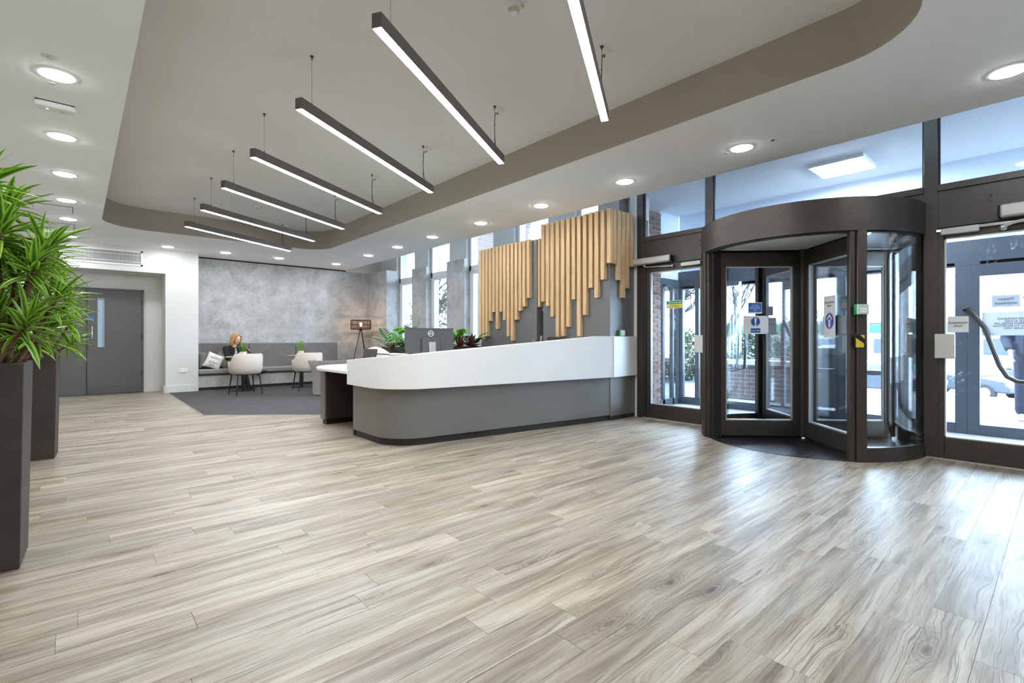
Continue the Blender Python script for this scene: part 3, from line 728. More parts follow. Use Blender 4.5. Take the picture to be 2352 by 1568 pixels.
def pendant(y, label):
    ax, ay, bx, by = 1.217, 0.0, 3.07, 1.138
    t = thing('linear_pendant', label, 'pendant light', (ax, y, 2.79), 0, 'long slim pendant lights in the tray')
    d = Vector((bx-ax, by-ay, 0)).normalized(); s = Vector((-d.y, d.x, 0)); L = math.hypot(bx-ax, by-ay)
    m = Matrix((d, s, Vector((0, 0, 1)))).transposed().to_4x4()
    def at(u, v, w): return d*u+s*v+Vector((0, 0, w))
    m1 = m.copy(); m1.translation = at(L/2, 0, .0445); part(t, 'body', MB().mbox(m1, L, .06, .083), 'pendant', bev=.002)
    m2 = m.copy(); m2.translation = at(L/2, 0, .003); part(t, 'diffuser', MB().mbox(m2, L-.012, .05, .006), 'diffp')
    for u, nm in ((.145, 'suspension_wire'), (L-.2, 'suspension_wire')):
        part(t, nm, MB().tube([at(u, 0, .085), at(u, 0, ZT-2.79)], .0012 if u < 1 else .0016, 6).tube([at(u, 0, .085), at(u, 0, .11)], .005, 8), 'wire')
        part(t, 'ceiling_fixing', MB().lathe([(.004, -.03), (.006, -.012), (.014, -.008), (.014, 0)], at(u, 0, ZT-2.79), 12), 'wire')
    u = L-.2
    part(t, 'ceiling_rose', MB().lathe([(.018, -.028), (.032, -.022), (.04, -.004), (.04, 0)], at(u+.07, -.02, ZT-2.79), 20), 'whiteplastic')
    pts = [at(u+.06, -.018, ZT-2.79-.024), at(u+.045, -.014, ZT-2.79-.06), at(u+.02, -.006, ZT-2.79-.05), at(u+.008, 0, ZT-2.79-.09), at(u+.006, .003, .25), at(u+.012, 0, .14), at(u+.04, 0, .1), at(u+.07, 0, .083)]
    cb = part(t, 'power_cable', MB().tube(pts, .0035, 6), 'cable')
    part(cb, 'cable_tie', MB().ball(at(u+.006, .003, .3), .006, n=8, m=6), 'cable'); part(cb, 'cable_tie', MB().ball(at(u+.006, .003, .16), .006, n=8, m=6), 'cable')
    part(t, 'wire_loop', MB().tube([at(.05, 0, .085), at(.06, .01, .1), at(.1, .012, .108), at(.14, .01, .1), at(.15, 0, .085)], .002, 6), 'cable')
    return t
pn = pendant(1.245, 'pendant light nearest the viewer, cut off by the top edge')
for i, y in enumerate((2.49, 3.75, 5.03, 6.27, 7.53, 8.8)):
    dup(pn, (1.217, y, 2.79), None, ('longest looking pendant light with its whole dark end in view', 'third pendant light from the front, above the desk end', 'fourth pendant light from the front', 'fifth pendant light from the front', 'sixth pendant light from the front', 'pendant light farthest back, lowest in the picture')[i])
def smoke(x, y, label):
    t = thing('smoke_detector', label, 'smoke detector', (x, y, ZT), 0, 'white smoke detectors in the tray')
    part(t, 'base', MB().lathe([(.05, -.03), (.055, -.022), (.055, 0)], n=28), 'whiteplastic')
    ch = MB()
    for k in range(10):
        a = 2*PI*k/10; ch.bar((.036*math.cos(a), .036*math.sin(a), -.03), (.026*math.cos(a), .026*math.sin(a), -.055), .01, .006)
    part(t, 'vane_ring', ch, 'greyplastic'); part(t, 'chamber', MB().lathe([(.022, -.06), (.026, -.056), (.028, -.03)], n=20), 'whiteplastic')
    part(t, 'tag', MB().box(.02, .045, -.052, -.046, -.026, -.014), 'yellow')
    return t
sdk = smoke(2.11, 2.37, 'smoke detector with yellow tag at the top edge'); dup(sdk, (2.203, 8.715, ZT), None, 'small smoke detector between the far pendants')
em = thing('emergency_light', 'oblong white emergency light on the ceiling above the plants', 'emergency light', (-.13, 5.15, ZS))
part(em, 'body', MB().prism([(x*.12*(1 if abs(x) < .9 else 1), y_*.065) for x, y_ in [(math.copysign(abs(math.cos(a))**.35, math.cos(a)), math.copysign(abs(math.sin(a))**.35, math.sin(a))) for a in [2*PI*k/40+.01 for k in range(40)]]], -.045, -.004), 'whiteplastic', bev=.015)
part(em, 'backplate', MB().box(-.11, .11, -.055, .055, -.005, 0), 'dark_gap'); part(em, 'indicator', MB().lathe([(.007, -.048), (.007, -.044)], (-.045, 0, 0), 12), 'ledgreen')
part(em, 'lens', MB().box(.03, .06, -.025, .025, -.049, -.043), 'greyplastic', bev=.002)
sp = thing('sprinkler', 'small round ceiling sprinkler before the first downlight', 'sprinkler', (-.133, 4.306, ZS)); part(sp, 'escutcheon', MB().lathe([(.02, -.003), (.042, -.003), (.044, 0)], n=24), 'greyplastic'); part(sp, 'head', MB().lathe([(.018, -.008), (.02, -.002)], n=16), 'steel')
pr = thing('motion_sensor', 'small round ceiling sensor beside a downlight near the entrance', 'sensor', (4.71, 1.766, ZS)); part(pr, 'ring', MB().lathe([(.016, -.003), (.038, -.003), (.04, 0)], n=24), 'whiteplastic'); part(pr, 'eye', MB().lathe([(.008, -.012), (.015, -.008), (.016, -.002)], n=16), 'kick')
single('indicator_light', MB().lathe([(.012, -.004), (.022, -.003), (.024, 0)], (4.703, 2.19, ZS), 16), 'greyplastic', 'tiny round indicator left of the downlight before the revolving door', 'indicator', (4.703, 2.19, ZS))
single('indicator_light', MB().lathe([(.012, -.004), (.022, -.003), (.024, 0)], (-.135, 4.74, ZS), 16), 'greyplastic', 'tiny round indicator just behind the largest downlight', 'indicator', (-.135, 4.74, ZS))
ah = thing('access_hatch', 'flush ceiling access hatch beside the tall plant', 'hatch', (-.25, 9.24, ZS)); part(ah, 'frame', MB().box(-.46, -.05, 9.02, 9.46, ZS-.004, ZS+.002), 'dark_gap', True); part(ah, 'panel', MB().box(-.455, -.056, 9.03, 9.45, ZS-.008, ZS), 'paint', True)
ah2 = dup(ah, (-.24, 10.6, ZS), None, 'flush ceiling access hatch farther back, near the air grille')

# ------------------------------------------------------------------ back wall details
D1 = emp('door_1', (.35, 12.7, 0), 'dark grey double door with narrow vision panel')
part(D1, 'frame', MB().box(.99, 1.02, 12.655, 12.7, 0, 2.1).box(-.39, -.36, 12.655, 12.7, 0, 2.1).box(-.39, 1.02, 12.655, 12.7, 2.075, 2.105), 'doorgrey', True)
L1 = part(D1, 'door_leaf', MB().box(-.355, .126, 12.65, 12.695, .008, 2.072), 'doorgrey', True, .002)
vp = MB(); vp.box(.132, .985, 12.65, 12.695, .008, .944); vp.box(.132, .985, 12.65, 12.695, 1.895, 2.072); vp.box(.132, .296, 12.65, 12.695, .944, 1.895); vp.box(.386, .985, 12.65, 12.695, .944, 1.895)
L2 = part(D1, 'door_leaf', vp, 'doorgrey', True)
part(L2, 'vision_glass', MB().box(.296, .386, 12.67, 12.676, .944, 1.895), 'frost', True)
part(L2, 'vision_bead', MB().box(.29, .298, 12.644, 12.68, .938, 1.9).box(.384, .392, 12.644, 12.68, .938, 1.9).box(.29, .392, 12.644, 12.68, .936, .946).box(.29, .392, 12.644, 12.68, 1.893, 1.903).box(.298, .384, 12.66, 12.672, 1.5, 1.515), 'alu', True)
part(L2, 'pull_handle', MB().tube([(.206, 12.65, 1.335), (.206, 12.6, 1.335), (.206, 12.59, 1.32), (.206, 12.59, 1.1), (.206, 12.6, 1.085), (.206, 12.65, 1.085)], .011, 10), 'steel', True)
part(L2, 'round_sign', MB().tube([(.193, 12.648, 1.502), (.193, 12.651, 1.502)], .042, 24), 'bluelight', True)
part(L2, 'kick_plate', MB().box(.14, .978, 12.646, 12.651, .015, .165), 'kick', True)
for z in (.35, 1.1, 1.8): part(L2, 'hinge', MB().box(.978, .996, 12.635, 12.652, z, z+.1), 'bronze_d', True)
part(D1, 'meeting_strip', MB().box(.124, .136, 12.641, 12.651, .01, 2.07), 'bronze_d', True)
gr = thing('air_grille', 'long white air grille above the double door', 'grille', (.32, 12.11, 2.67))
part(gr, 'frame', MB().box(-.33, .96, 12.098, 12.11, 2.53, 2.56).box(-.33, .96, 12.098, 12.11, 2.79, 2.82).box(-.33, -.3, 12.098, 12.11, 2.53, 2.82).box(.93, .96, 12.098, 12.11, 2.53, 2.82), 'whiteplastic', True)
part(gr, 'backing', MB().box(-.3, .93, 12.106, 12.1095, 2.56, 2.79), 'cable', True)
part(gr, 'cross_bar', MB().box(-.3, .93, 12.102, 12.106, 2.735, 2.742), 'whiteplastic', True); part(gr, 'cross_bar', MB().box(-.3, .93, 12.102, 12.106, 2.6, 2.607), 'whiteplastic', True)
vm = MB().box(-.0042, .0042, -.006, .004, -.115, .115).mesh('vane'); vm.materials.append(M['whiteplastic'])
for k in range(64):
    o = bpy.data.objects.new('vane', vm); COL.objects.link(o); o.parent = gr; o.location = (-.29+k*.0191-.32, -.006, .005)
so = thing('wall_socket', 'white double wall socket low on the pier', 'socket', (1.63, 12.11, .45)); part(so, 'plate', MB().box(1.556, 1.704, 12.1, 12.11, .41, .495), 'whiteplastic', True, .003)
for x in (1.592, 1.668):
    part(so, 'switch', MB().box(x-.01, x+.006, 12.096, 12.1, .47, .486), 'greyplastic', True); part(so, 'pin_holes', MB().box(x-.004, x+.004, 12.0985, 12.1, .455, .462).box(x-.014, x-.006, 12.0985, 12.1, .432, .437).box(x+.006, x+.014, 12.0985, 12.1, .432, .437), 'black', True)

# ------------------------------------------------------------------ reception desk
def desk_path(off, n=12):
    # grey body outline: left cheek, rounded corner, long front down to the column
    ax = 2.345-off; k = Vector((5.37-2.85, 4.075-4.40)).normalized(); nrm = Vector((k.y, -k.x))   # outward = towards camera
    if nrm.y > 0: nrm = -nrm
    p0 = Vector((2.85, 4.40))+nrm*off
    yc = p0.y+(ax-p0.x)*k.y/k.x                     # where the two lines would meet
    r = .42+off; c = Vector((ax, yc)); d1 = Vector((0, 1)); d2 = k
    ang = d1.angle(d2); t = r/math.tan(ang/2); ca = c+(d1+d2).normalized()*(r/math.sin(ang/2))
    a0 = math.atan2((c+d1*t-ca).y, (c+d1*t-ca).x); a1 = math.atan2((c+d2*t-ca).y, (c+d2*t-ca).x)
    if a0 < 0: a0 += 2*PI
    if a1 < 0: a1 += 2*PI
    pts = [Vector((ax, 5.38)), Vector((ax, 5.1))]
    pts += [ca+Vector((math.cos(a0+(a1-a0)*i/n), math.sin(a0+(a1-a0)*i/n)))*r for i in range(n+1)]
    q = c+d2*t
    e = Vector((5.37, 4.075))+nrm*off
    for i in range(1, 11): pts.append(q+(e-q)*i/10)
    return pts
desk = thing('reception_desk', 'grey and white reception desk with rounded end and rising white upstand', 'reception desk', (3.8, 4.6, 0))
pa, pb = desk_path(0), desk_path(-.06)
part(desk, 'front_panel', MB().strip(pa, pb, .075, .60), 'deskgrey', True)
pc, pd = desk_path(-.025), desk_path(-.08); part(desk, 'plinth', MB().strip(pc, pd, 0, .078), 'plinth', True)
qa, qb = desk_path(.075), desk_path(-.05)
qa = qa+[Vector((5.34, 3.995)), Vector((5.925, 4.03))]; qb = qb+[Vector((5.38, 4.085)), Vector((5.925, 4.085))]
acc = [0]
for i in range(1, len(qa)): acc.append(acc[-1]+(qa[i]-qa[i-1]).length)
iflat = next(i for i, p in enumerate(qa) if p.x > 5.02)
def ztop(i):
    if i >= iflat: return 1.135
    return .862+(1.135-.862)*acc[i]/acc[iflat]
up = part(desk, 'upstand', MB().strip(qa, qb, .588, ztop), 'deskwhite', True, .004, 'tapering white upstand')
part(desk, 'end_panel', MB().box(5.36, 5.93, 4.068, 4.088, .06, .59), 'deskgrey', True); part(desk, 'end_plinth', MB().box(5.37, 5.93, 4.075, 4.089, 0, .06), 'plinth', True)
inner = desk_path(-.07)
wk = [(p.x, p.y) for p in inner]+[(5.37, 4.95), (3.2, 5.25), (3.2, 5.6), (2.5, 5.6)]
part(desk, 'worktop', MB().prism(wk, .71, .74), 'deskwhite', True)
low = [(2.25, 5.36), (2.245, 6.1)]+[(2.245+.62*(1-math.cos(R(a))), 6.1+.75*math.sin(R(a))) for a in (8, 16, 25, 35, 46, 58, 70, 80, 90)]+[(3.12, 6.8), (3.12, 5.36)]
part(desk, 'low_counter', MB().prism(low, .705, .742), 'deskwhite', True, .006, 'lower white counter at the end')
part(desk, 'counter_support', MB().prism([(2.37, 6.3), (2.37, 6.45), (2.5, 6.66), (2.9, 6.7), (3.0, 6.3)], .07, .705), 'deskgrey', True)
part(desk, 'support_plinth', MB().prism([(2.4, 6.32), (2.4, 6.45), (2.52, 6.62), (2.9, 6.66), (2.98, 6.32)], 0, .075), 'plinth', True)
part(desk, 'knee_back', MB().box(2.98, 3.02, 5.4, 6.4, .0, .705), 'deskdark', True); part(desk, 'knee_cheek', MB().box(2.36, 3.0, 5.38, 5.42, .0, .705), 'deskdark', True); part(desk, 'knee_lining', MB().box(2.385, 2.98, 6.28, 6.302, .075, .705), 'deskdark', True)
# monitor
mo = thing('monitor', 'dark computer monitor seen from behind on the desk', 'monitor', (3.33, 5.2, .74))
mm = Matrix.Translation((3.245, 5.2, 1.06)) @ Matrix.Rotation(R(-7), 4, 'Z') @ Matrix.Rotation(R(-4), 4, 'X')
part(mo, 'shell', MB().mbox(mm, .65, .03, .34), 'monitor', True, .012); part(mo, 'back_hump', MB().mbox(mm @ Matrix.Translation((0, -.028, -.04)), .24, .034, .18), 'monitor', True, .01)
part(mo, 'screen', MB().mbox(mm @ Matrix.Translation((0, .0152, .005)), .63, .002, .31), 'black', True); part(mo, 'edge_trim', MB().mbox(mm @ Matrix.Translation((0, -.004, .168)), .655, .03, .01), 'kick', True, .003)
part(mo, 'stand', MB().mbox(mm @ Matrix.Translation((.01, -.052, -.13)), .092, .02, .26), 'steel', True, .008); part(mo, 'foot', MB().box(3.13, 3.37, 5.05, 5.25, .742, .756), 'steel', True, .006)
lg = part(mo, 'emblem_ring', MB().arcwall((0, 0), .037, .031, 0, 360, 0, .002, 32), 'white')
inv = (Matrix.Translation(mo.location)).inverted()
lm = mm @ Matrix.Translation((.01, -.017, .105)) @ Matrix.Rotation(R(90), 4, 'X')
lg.data.transform(inv @ lm)
lettering(mo, 'DELL', 'white', .03, lm @ Matrix.Translation((0, 0, .001)))
# laptop on low counter
lp = thing('laptop', 'open laptop with dark lid on the low counter', 'laptop', (2.75, 5.78, .742))
lmx = Matrix.Translation((2.72, 5.77, .86)) @ Matrix.Rotation(R(12), 4, 'Y')
part(lp, 'lid', MB().mbox(lmx, .012, .36, .235), 'screen', True, .004); part(lp, 'keyboard_base', MB().box(2.745, 2.99, 5.59, 5.95, .743, .758), 'alu', True, .003)
# document tray, pens, small screen
single('document_tray', MB().box(2.62, 2.86, 5.05, 5.35, .742, .75).box(2.62, 2.63, 5.05, 5.35, .75, .93).box(2.85, 2.86, 5.05, 5.35, .75, .93).box(2.62, 2.86, 5.34, 5.35, .75, .93).box(2.62, 2.86, 5.05, 5.35, .92, .93), 'greyplastic', 'pale document tray beside the monitor', 'document tray', (2.74, 5.2, .742))
for k, (dx, dy, tx, ty, lab) in enumerate(((0, 0, .03, -.02, 'leftmost slim pen leaning in the pot'), (.015, -.03, .0, .03, 'middle slim pen in the pot'), (.02, .02, .02, .0, 'pen with pale cap in the pot'), (-.01, .04, -.02, .08, 'short pen lying low in the pot'))):
    single('pen', MB().tube([(5.0+dx, 5.05+dy, .98), (5.0+dx+tx, 5.05+dy+ty, 1.145 if k < 3 else 1.1)], .004, 8), 'steel', lab, 'pen', (5.0+dx, 5.05+dy, .98), 'pens in the pot on the desk')
single('pen_pot', MB().lathe([(.045, .74), (.05, .75), (.05, 1.03), (.045, 1.03), (.045, .78)], (5.0, 5.05, 0), 20), 'blackmetal', 'dark pen pot behind the tall desk upstand', 'pen pot', (5.0, 5.05, .74))
ss = thing('small_screen', 'small dark screen behind the desk near the long oak slat', 'screen', (5.2, 4.9, .74)); part(ss, 'panel', MB().box(5.19, 5.21, 4.82, 5.09, .96, 1.13), 'screen', True, .006); part(ss, 'stand', MB().box(5.2, 5.22, 4.93, 4.98, .74, .98), 'blackmetal', True); part(ss, 'base', MB().box(5.14, 5.28, 4.88, 5.03, .74, .75), 'blackmetal', True)
oc = thing('office_chair', 'white shell chair behind the low counter', 'chair', (3.15, 6.4, 0))
bk = MB()
for i in range(9):
    pass
prof = [(-.2+.05*i, .06*(1-((i-4)/4)**2)) for i in range(9)]
bk.strip([(3.12+x, 6.35+b_) for x, b_ in prof], [(3.12+x, 6.38+b_) for x, b_ in prof], .55, lambda i: .99-.1*((i-4)/4)**2)
part(oc, 'backrest', bk, 'whiteplastic', True, .006); part(oc, 'seat', MB().box(2.93, 3.33, 6.0, 6.4, .44, .5), 'whiteplastic', True, .02); part(oc, 'gas_column', MB().lathe([(.03, .06), (.03, .45)], (3.13, 6.2, 0), 12), 'steel', True)
for k in range(5):
    a = 2*PI*k/5; part(oc, 'leg', MB().bar((3.13, 6.2, .07), (3.13+.28*math.cos(a), 6.2+.28*math.sin(a), .045), .03, .03), 'steel', True); part(oc, 'castor', MB().ball((3.13+.28*math.cos(a), 6.2+.28*math.sin(a), .022), .022, n=8, m=6), 'rubber', True)
# call points and hazard pad
def callpoint(o, right, label, s=1.0):
    n = Vector(right).cross(Vector((0, 0, 1))); t = thing('break_glass_point', label, 'call point', o, 0, 'green break glass door releases')
    m = frame_mat((0, 0, 0), right); part(t, 'back_box', MB().mbox(m @ Matrix.Translation((0, 0, .014)), .085*s, .085*s, .028), 'callgreen', bev=.004)
    part(t, 'cover', MB().mbox(m @ Matrix.Translation((.006, 0, .042)), .08*s, .08*s, .028), 'callclear', bev=.004); part(t, 'face', MB().mbox(m @ Matrix.Translation((.006, -.006, .0565)), .05*s, .035*s, .002), 'white')
    part(t, 'mark', MB().mbox(m @ Matrix.Translation((-.004, -.006, .058)), .008*s, .004*s, .002).mbox(m @ Matrix.Translation((.016, -.006, .058)), .008*s, .004*s, .002), 'black'); return t
callpoint((5.6, 4.09, 1.18), (1, 0, 0), 'green break glass point on the slatted column, half hidden by the desk')
pa_ = 221.5; pn_ = Vector((RC[0]+(RR+.02)*math.cos(R(pa_)), RC[1]+(RR+.02)*math.sin(R(pa_)), 0)); prt = Vector((math.sin(R(pa_)), -math.cos(R(pa_)), 0))
prt = Vector((-math.sin(R(pa_)), math.cos(R(pa_)), 0))*-1
if prt.cross(Vector((0, 0, 1))).dot(Vector((math.cos(R(pa_)), math.sin(R(pa_)), 0))) < 0: prt = -prt
callpoint((pn_.x, pn_.y, 1.36), tuple(prt), 'green break glass point on the revolving door post', 1.1)
hz = thing('hazard_pad', 'small yellow and black striped pad on the revolving door post', 'pad', (pn_.x, pn_.y, 1.08)); hm = frame_mat((0, 0, 0), tuple(prt))
part(hz, 'pad', MB().mbox(hm @ Matrix.Translation((0, 0, .008)), .085, .12, .016), 'blackmetal', bev=.003)
st = MB(); pts = [(-.036, -.055), (.03, -.055), (.03, -.02), (-.036, .03)]; st.add([hm @ Vector((a, b, .0172)) for a, b in pts], [(0, 1, 2, 3)]); pts = [(.0, .055), (.036, .055), (.036, .02)]; st.add([hm @ Vector((a, b, .0172)) for a, b in pts], [(0, 1, 2)])
part(hz, 'stripe', st, 'yellow')

# ------------------------------------------------------------------ signs on the glass
def sign(name, label, o, right, w, h, m='card', th=.003):
    t = thing(name, label, 'sign', o); f = frame_mat((0, 0, 0), right); part(t, 'card', MB().mbox(f, w, h, th), m, bev=.0008); return t, f
DR = (0, -1, 0)     # right-hand direction when facing the entrance wall from inside
t, f = sign('fire_exit_sign', 'green and yellow fire exit only sign on the fire exit door', (5.955, 3.47, 1.56), DR, .24, .105, 'card')
T_ = lambda x, y, z=.0025: f @ Matrix.Translation((x, y, z))
part(t, 'green_band', MB().mbox(T_(.02, .025, .0015), .19, .045, .002), 'green'); part(t, 'yellow_band', MB().mbox(T_(.02, -.025, .0015), .19, .048, .002), 'yellow')
part(t, 'door_symbol', MB().mbox(T_(-.098, .025, .0015), .03, .04, .002), 'green'); tri = MB(); tri.add([T_(-.113, -.042) @ Vector((0, 0, 0)), T_(-.083, -.042) @ Vector((0, 0, 0)), T_(-.098, -.008) @ Vector((0, 0, 0))], [(0, 1, 2)]); part(t, 'warning_triangle', tri, 'yellow')
lettering(t, 'Fire exit only', 'white', .032, T_(.02, .025), world=False); lettering(t, 'Caution', 'black', .026, T_(.02, -.018), world=False); lettering(t, 'This door is alarmed', 'black', .012, T_(.02, -.038), world=False)
t, f = sign('automatic_door_sign', 'white automatic door sign on the right-hand door', (5.956, .655, 1.232), DR, .142, .145)
lettering(t, 'Automatic\ndoor', 'black', .031, T_(0, 0), world=False)
def wing_frame(a, s, z, side=1):
    d = Vector((math.cos(R(a)), math.sin(R(a)), 0)); n = Vector((-d.y, d.x, 0))*side; o = Vector((RC[0], RC[1], z))+d*s+n*.012
    right = Vector((0, 0, 1)).cross(n); return tuple(o), tuple(right)
camv = Vector((0, 0, 1.1))
def wsign(name, label, a, s, z, w, h, m='card', back=.0):
    best = None
    for sd_ in (1, -1):
        o, r_ = wing_frame(a, s, z, sd_); n = Vector(r_).cross(Vector((0, 0, 1)))
        if n.dot(camv-Vector(o)) > 0: best = (o, r_, n)
    o, r_, n = best; o = tuple(Vector(o)+n*back); return sign(name, label, o, r_, w, h, m)
t, f = wsign('keep_clear_sign', 'white keep clear sign with exclamation mark on the revolving door', 136, .52, 1.255, .27, .2)
part(t, 'blue_disc', MB().arcwall((0, 0), .0495, .0, 0, 360, 0, .001, 32), 'blue').data.transform(f @ Matrix.Translation((-.005, .035, .0018)))
ex = MB(); ex.add([T_(-.005+a, b, .0035) @ Vector((0, 0, 0)) for a, b in ((-.013, .075), (.013, .075), (.006, .012), (-.006, .012))], [(0, 1, 2, 3)]); ex.add([T_(-.005+.01*math.cos(k*PI/6), -.002+.01*math.sin(k*PI/6), .0035) @ Vector((0, 0, 0)) for k in range(12)], [tuple(range(12))]); part(t, 'exclamation_mark', ex, 'white')
part(t, 'blue_band', MB().mbox(T_(-.005, -.062, .002), .105, .048, .001), 'blue'); lettering(t, 'Keep clear', 'white', .023, T_(-.005, -.062, .003), world=False)
for i_ in (-1, 1):
    for j_ in (-1, 1): part(t, 'fixing', MB().mbox(T_(i_*.125, j_*.09, .002), .007, .007, .002), 'black')
t, f = wsign('entry_notice', 'blue entry notice above the keep clear sign', 136, .53, 1.44, .15, .125, 'card', .002)
part(t, 'blue_panel', MB().mbox(T_(0, .006, .002), .14, .1, .001), 'bluelight', bev=.001); lettering(t, 'For entry\nplease press\nintercom to the\nright', 'white', .019, T_(0, .006, .003), world=False)
t, f = wsign('paper_notice', 'crumpled clear pocket notice right of the keep clear sign', 136, .34, 1.24, .1, .19, 'paper', -.02); lettering(t, 'ACCESS', 'black', .016, T_(.0, .02, .002), world=False)
t, f = wsign('paper_notice', 'small silvery note above the clear pocket notice', 136, .36, 1.41, .075, .1, 'cardgrey', -.022)
t, f = wsign('arrow_sign', 'white sign with violet-blue upward arrow on the revolving door', 226, .5, 1.245, .19, .26)
part(t, 'disc', MB().arcwall((0, 0), .07, .0, 0, 360, 0, .001, 32), 'purple').data.transform(f @ Matrix.Translation((0, .035, .0018)) @ Matrix.Scale(1.15, 4, (0, 1, 0)))
AK = 1.25; ar = MB(); ar.add([T_(a*AK, .035+b*AK, .0035) @ Vector((0, 0, 0)) for a, b in ((-.011, -.05), (.011, -.05), (.011, .01), (-.011, .01))], [(0, 1, 2, 3)]); ar.add([T_(a*AK, .035+b*AK, .0035) @ Vector((0, 0, 0)) for a, b in ((0, .055), (-.034, .018), (-.034, .004), (0, .034))], [(0, 1, 2, 3)]); ar.add([T_(a*AK, .035+b*AK, .0035) @ Vector((0, 0, 0)) for a, b in ((0, .055), (.034, .018), (.034, .004), (0, .034))], [(0, 1, 2, 3)]); part(t, 'arrow', ar, 'white')
t, f = wsign('automatic_door_sign', 'upper left automatic door sign above the violet-blue arrow', 226, .5, 1.45, .19, .165, 'card', .001); lettering(t, 'Automatic\ndoor', 'black', .037, T_(0, .0, .0025), world=False)
t, f = wsign('automatic_door_sign', 'grey backed automatic door sign right of the arrow sign', 226, .7, 1.44, .17, .14, 'cardgrey', -.024); lettering(t, 'Automatic\ndoor', 'black', .037, T_(0, .0, .0025), world=False)
t, f = wsign('paper_notice', 'pale backing sheet behind the violet-blue arrow sign', 226, .5, 1.235, .4, .2, 'paper', -.02)
t, f = wsign('paper_notice', 'grey printed sheet beside the violet-blue arrow sign', 226, .72, 1.225, .18, .2, 'cardgrey', -.022); lettering(t, 'LADDER\n\nDo not use after', 'black', .02, T_(0, .0, .002), world=False)
# seen from behind on the outer glass: lettering faces the car park
def osign(name, label, y, z, w, h, m, body, size):
    t, f_ = sign(name, label, (OX-.012, y, z), (0, 1, 0), w, h, m)
    lettering(t, body, 'kick', size, frame_mat((-.0022, 0, 0), (0, 1, 0)), world=False); return t
osign('visitor_sign', 'grey visitor entrance sign seen from behind on the outer door', .455, 1.522, .225, .135, 'cardgrey', 'Visitor\nentrance', .05)
osign('visitor_notice', 'large pale visitors notice seen from behind on the outer door', .38, 1.27, .53, .262, 'paper', 'VISITORS ENTRANCE\nFOR ACCESS\nPLEASE PRESS INTERCOM\nTO SPEAK TO RECEPTION\nTHANK YOU', .03)
dh = thing('door_pull', 'bent tubular pull handle on the outer door behind the visitor notice', 'handle', (OX, .4, .6)); part(dh, 'bar', MB().tube([(OX-.05, .8, 1.44), (OX-.07, .76, 1.46), (OX-.07, .62, 1.22), (OX-.07, .5, .8), (OX-.07, .44, .68), (OX-.07, .36, .63), (OX-.07, .0, .62)], .024, 10), 'bronze_d', True)
dh2 = thing('door_pull', 'pair of tubular pull handles on the outer door left of the keep clear sign', 'handle', (OX, 3.2, .6)); part(dh2, 'bar', MB().tube([(OX-.06, 3.36, 1.22), (OX-.06, 3.42, .65), (OX-.06, 3.6, .62)], .02, 10), 'bronze_d', True); part(dh2, 'bar', MB().tube([(OX-.1, 3.24, 1.22), (OX-.1, 3.28, .65), (OX-.1, 3.5, .6)], .02, 10), 'bronze_d', True)
dh3 = thing('door_pull', 'diagonal tubular pull handle on the outer door right of the keep clear sign', 'handle', (OX, 2.6, .9)); part(dh3, 'bar', MB().tube([(OX-.06, 2.66, 1.36), (OX-.06, 2.5, .9)], .022, 10), 'bronze_d', True); part(dh3, 'bar', MB().tube([(OX-.1, 2.72, 1.36), (OX-.1, 2.54, .86)], .02, 10), 'bronze_d', True)
# ------------------------------------------------------------------ bench, tables, chairs
be = thing('bench', 'long upholstered wall bench with taupe back panels', 'bench', (3.5, 12.3, 0))
part(be, 'base', MB().box(1.905, 5.03, 12.14, 12.595, .07, .33), 'benchbase', True); part(be, 'kick_board', MB().box(1.905, 5.03, 12.16, 12.59, 0, .072), 'plinth', True)
SEG = [(1.905, 2.955), (2.965, 3.99), (4.0, 5.03)]
for a, b in SEG:
    part(be, 'seat_cushion', MB().box(a, b, 12.07, 12.53, .35, .452), 'benchseat', True, .025); part(be, 'back_panel', MB().box(a, b, 12.5, 12.597, .40, 1.008), 'bench', True, .02)
part(be, 'seat_board', MB().box(1.905, 5.03, 12.1, 12.595, .328, .352), 'plinth', True)
def pillow(w, h, t, n=10):
    mb = MB(); g = lambda u: 1-abs(u)**3
    idx = {}
    for s in (1, -1):
        for i in range(n+1):
            for j in range(n+1):
                u, v = -1+2*i/n, -1+2*j/n
                e = (i in (0, n)) or (j in (0, n))
                if s == -1 and e: idx[(s, i, j)] = idx[(1, i, j)]; continue
                px = u*w/2*(1-.07*(1-v*v)*abs(u)**2); pz = v*h/2*(1-.07*(1-u*u)*abs(v)**2)
                idx[(s, i, j)] = len(mb.v); mb.v.append((px, s*t/2*(g(u)*g(v))**.55, pz))
    for s in (1, -1):
        for i in range(n):
            for j in range(n):
                q = (idx[(s,i,j)], idx[(s,i+1,j)], idx[(s,i+1,j+1)], idx[(s,i,j+1)]); mb.f.append(q if s == -1 else q[::-1])
    return mb
def cushion(label, c, rz, tilt, roll, m, w=.4, h=.4, t=.14):
    mat = Matrix.Translation(c) @ Matrix.Rotation(R(rz), 4, 'Z') @ Matrix.Rotation(R(tilt), 4, 'X') @ Matrix.Rotation(R(roll), 4, 'Y')
    me = pillow(w, h, t).mesh('cushion', smooth=80); o = link('cushion', me, m); o.matrix_world = mat; tag(o, label, 'cushion', 'cushions on the wall bench'); return o, mat
cushion('grey olive cushion against the white pier end of the bench', (2.09, 12.36, .635), 30, -14, 8, 'cushgrey', .36, .36)
co, cm = cushion('off-white cushion with black script between two grey cushions', (2.2, 12.2, .62), -8, -16, 24, 'cushwhite', .33, .34, .12)
for k, (txt, sz) in enumerate((('good', .03), ('XOXO', .06), ('at', .03), ('XOXO', .06), ('honey', .045))):
    tm = Matrix.Translation((0, -.066, .105-k*.052)) @ Matrix.Rotation(R(90), 4, 'X'); lettering(co, txt, 'black', sz, tm, world=False)
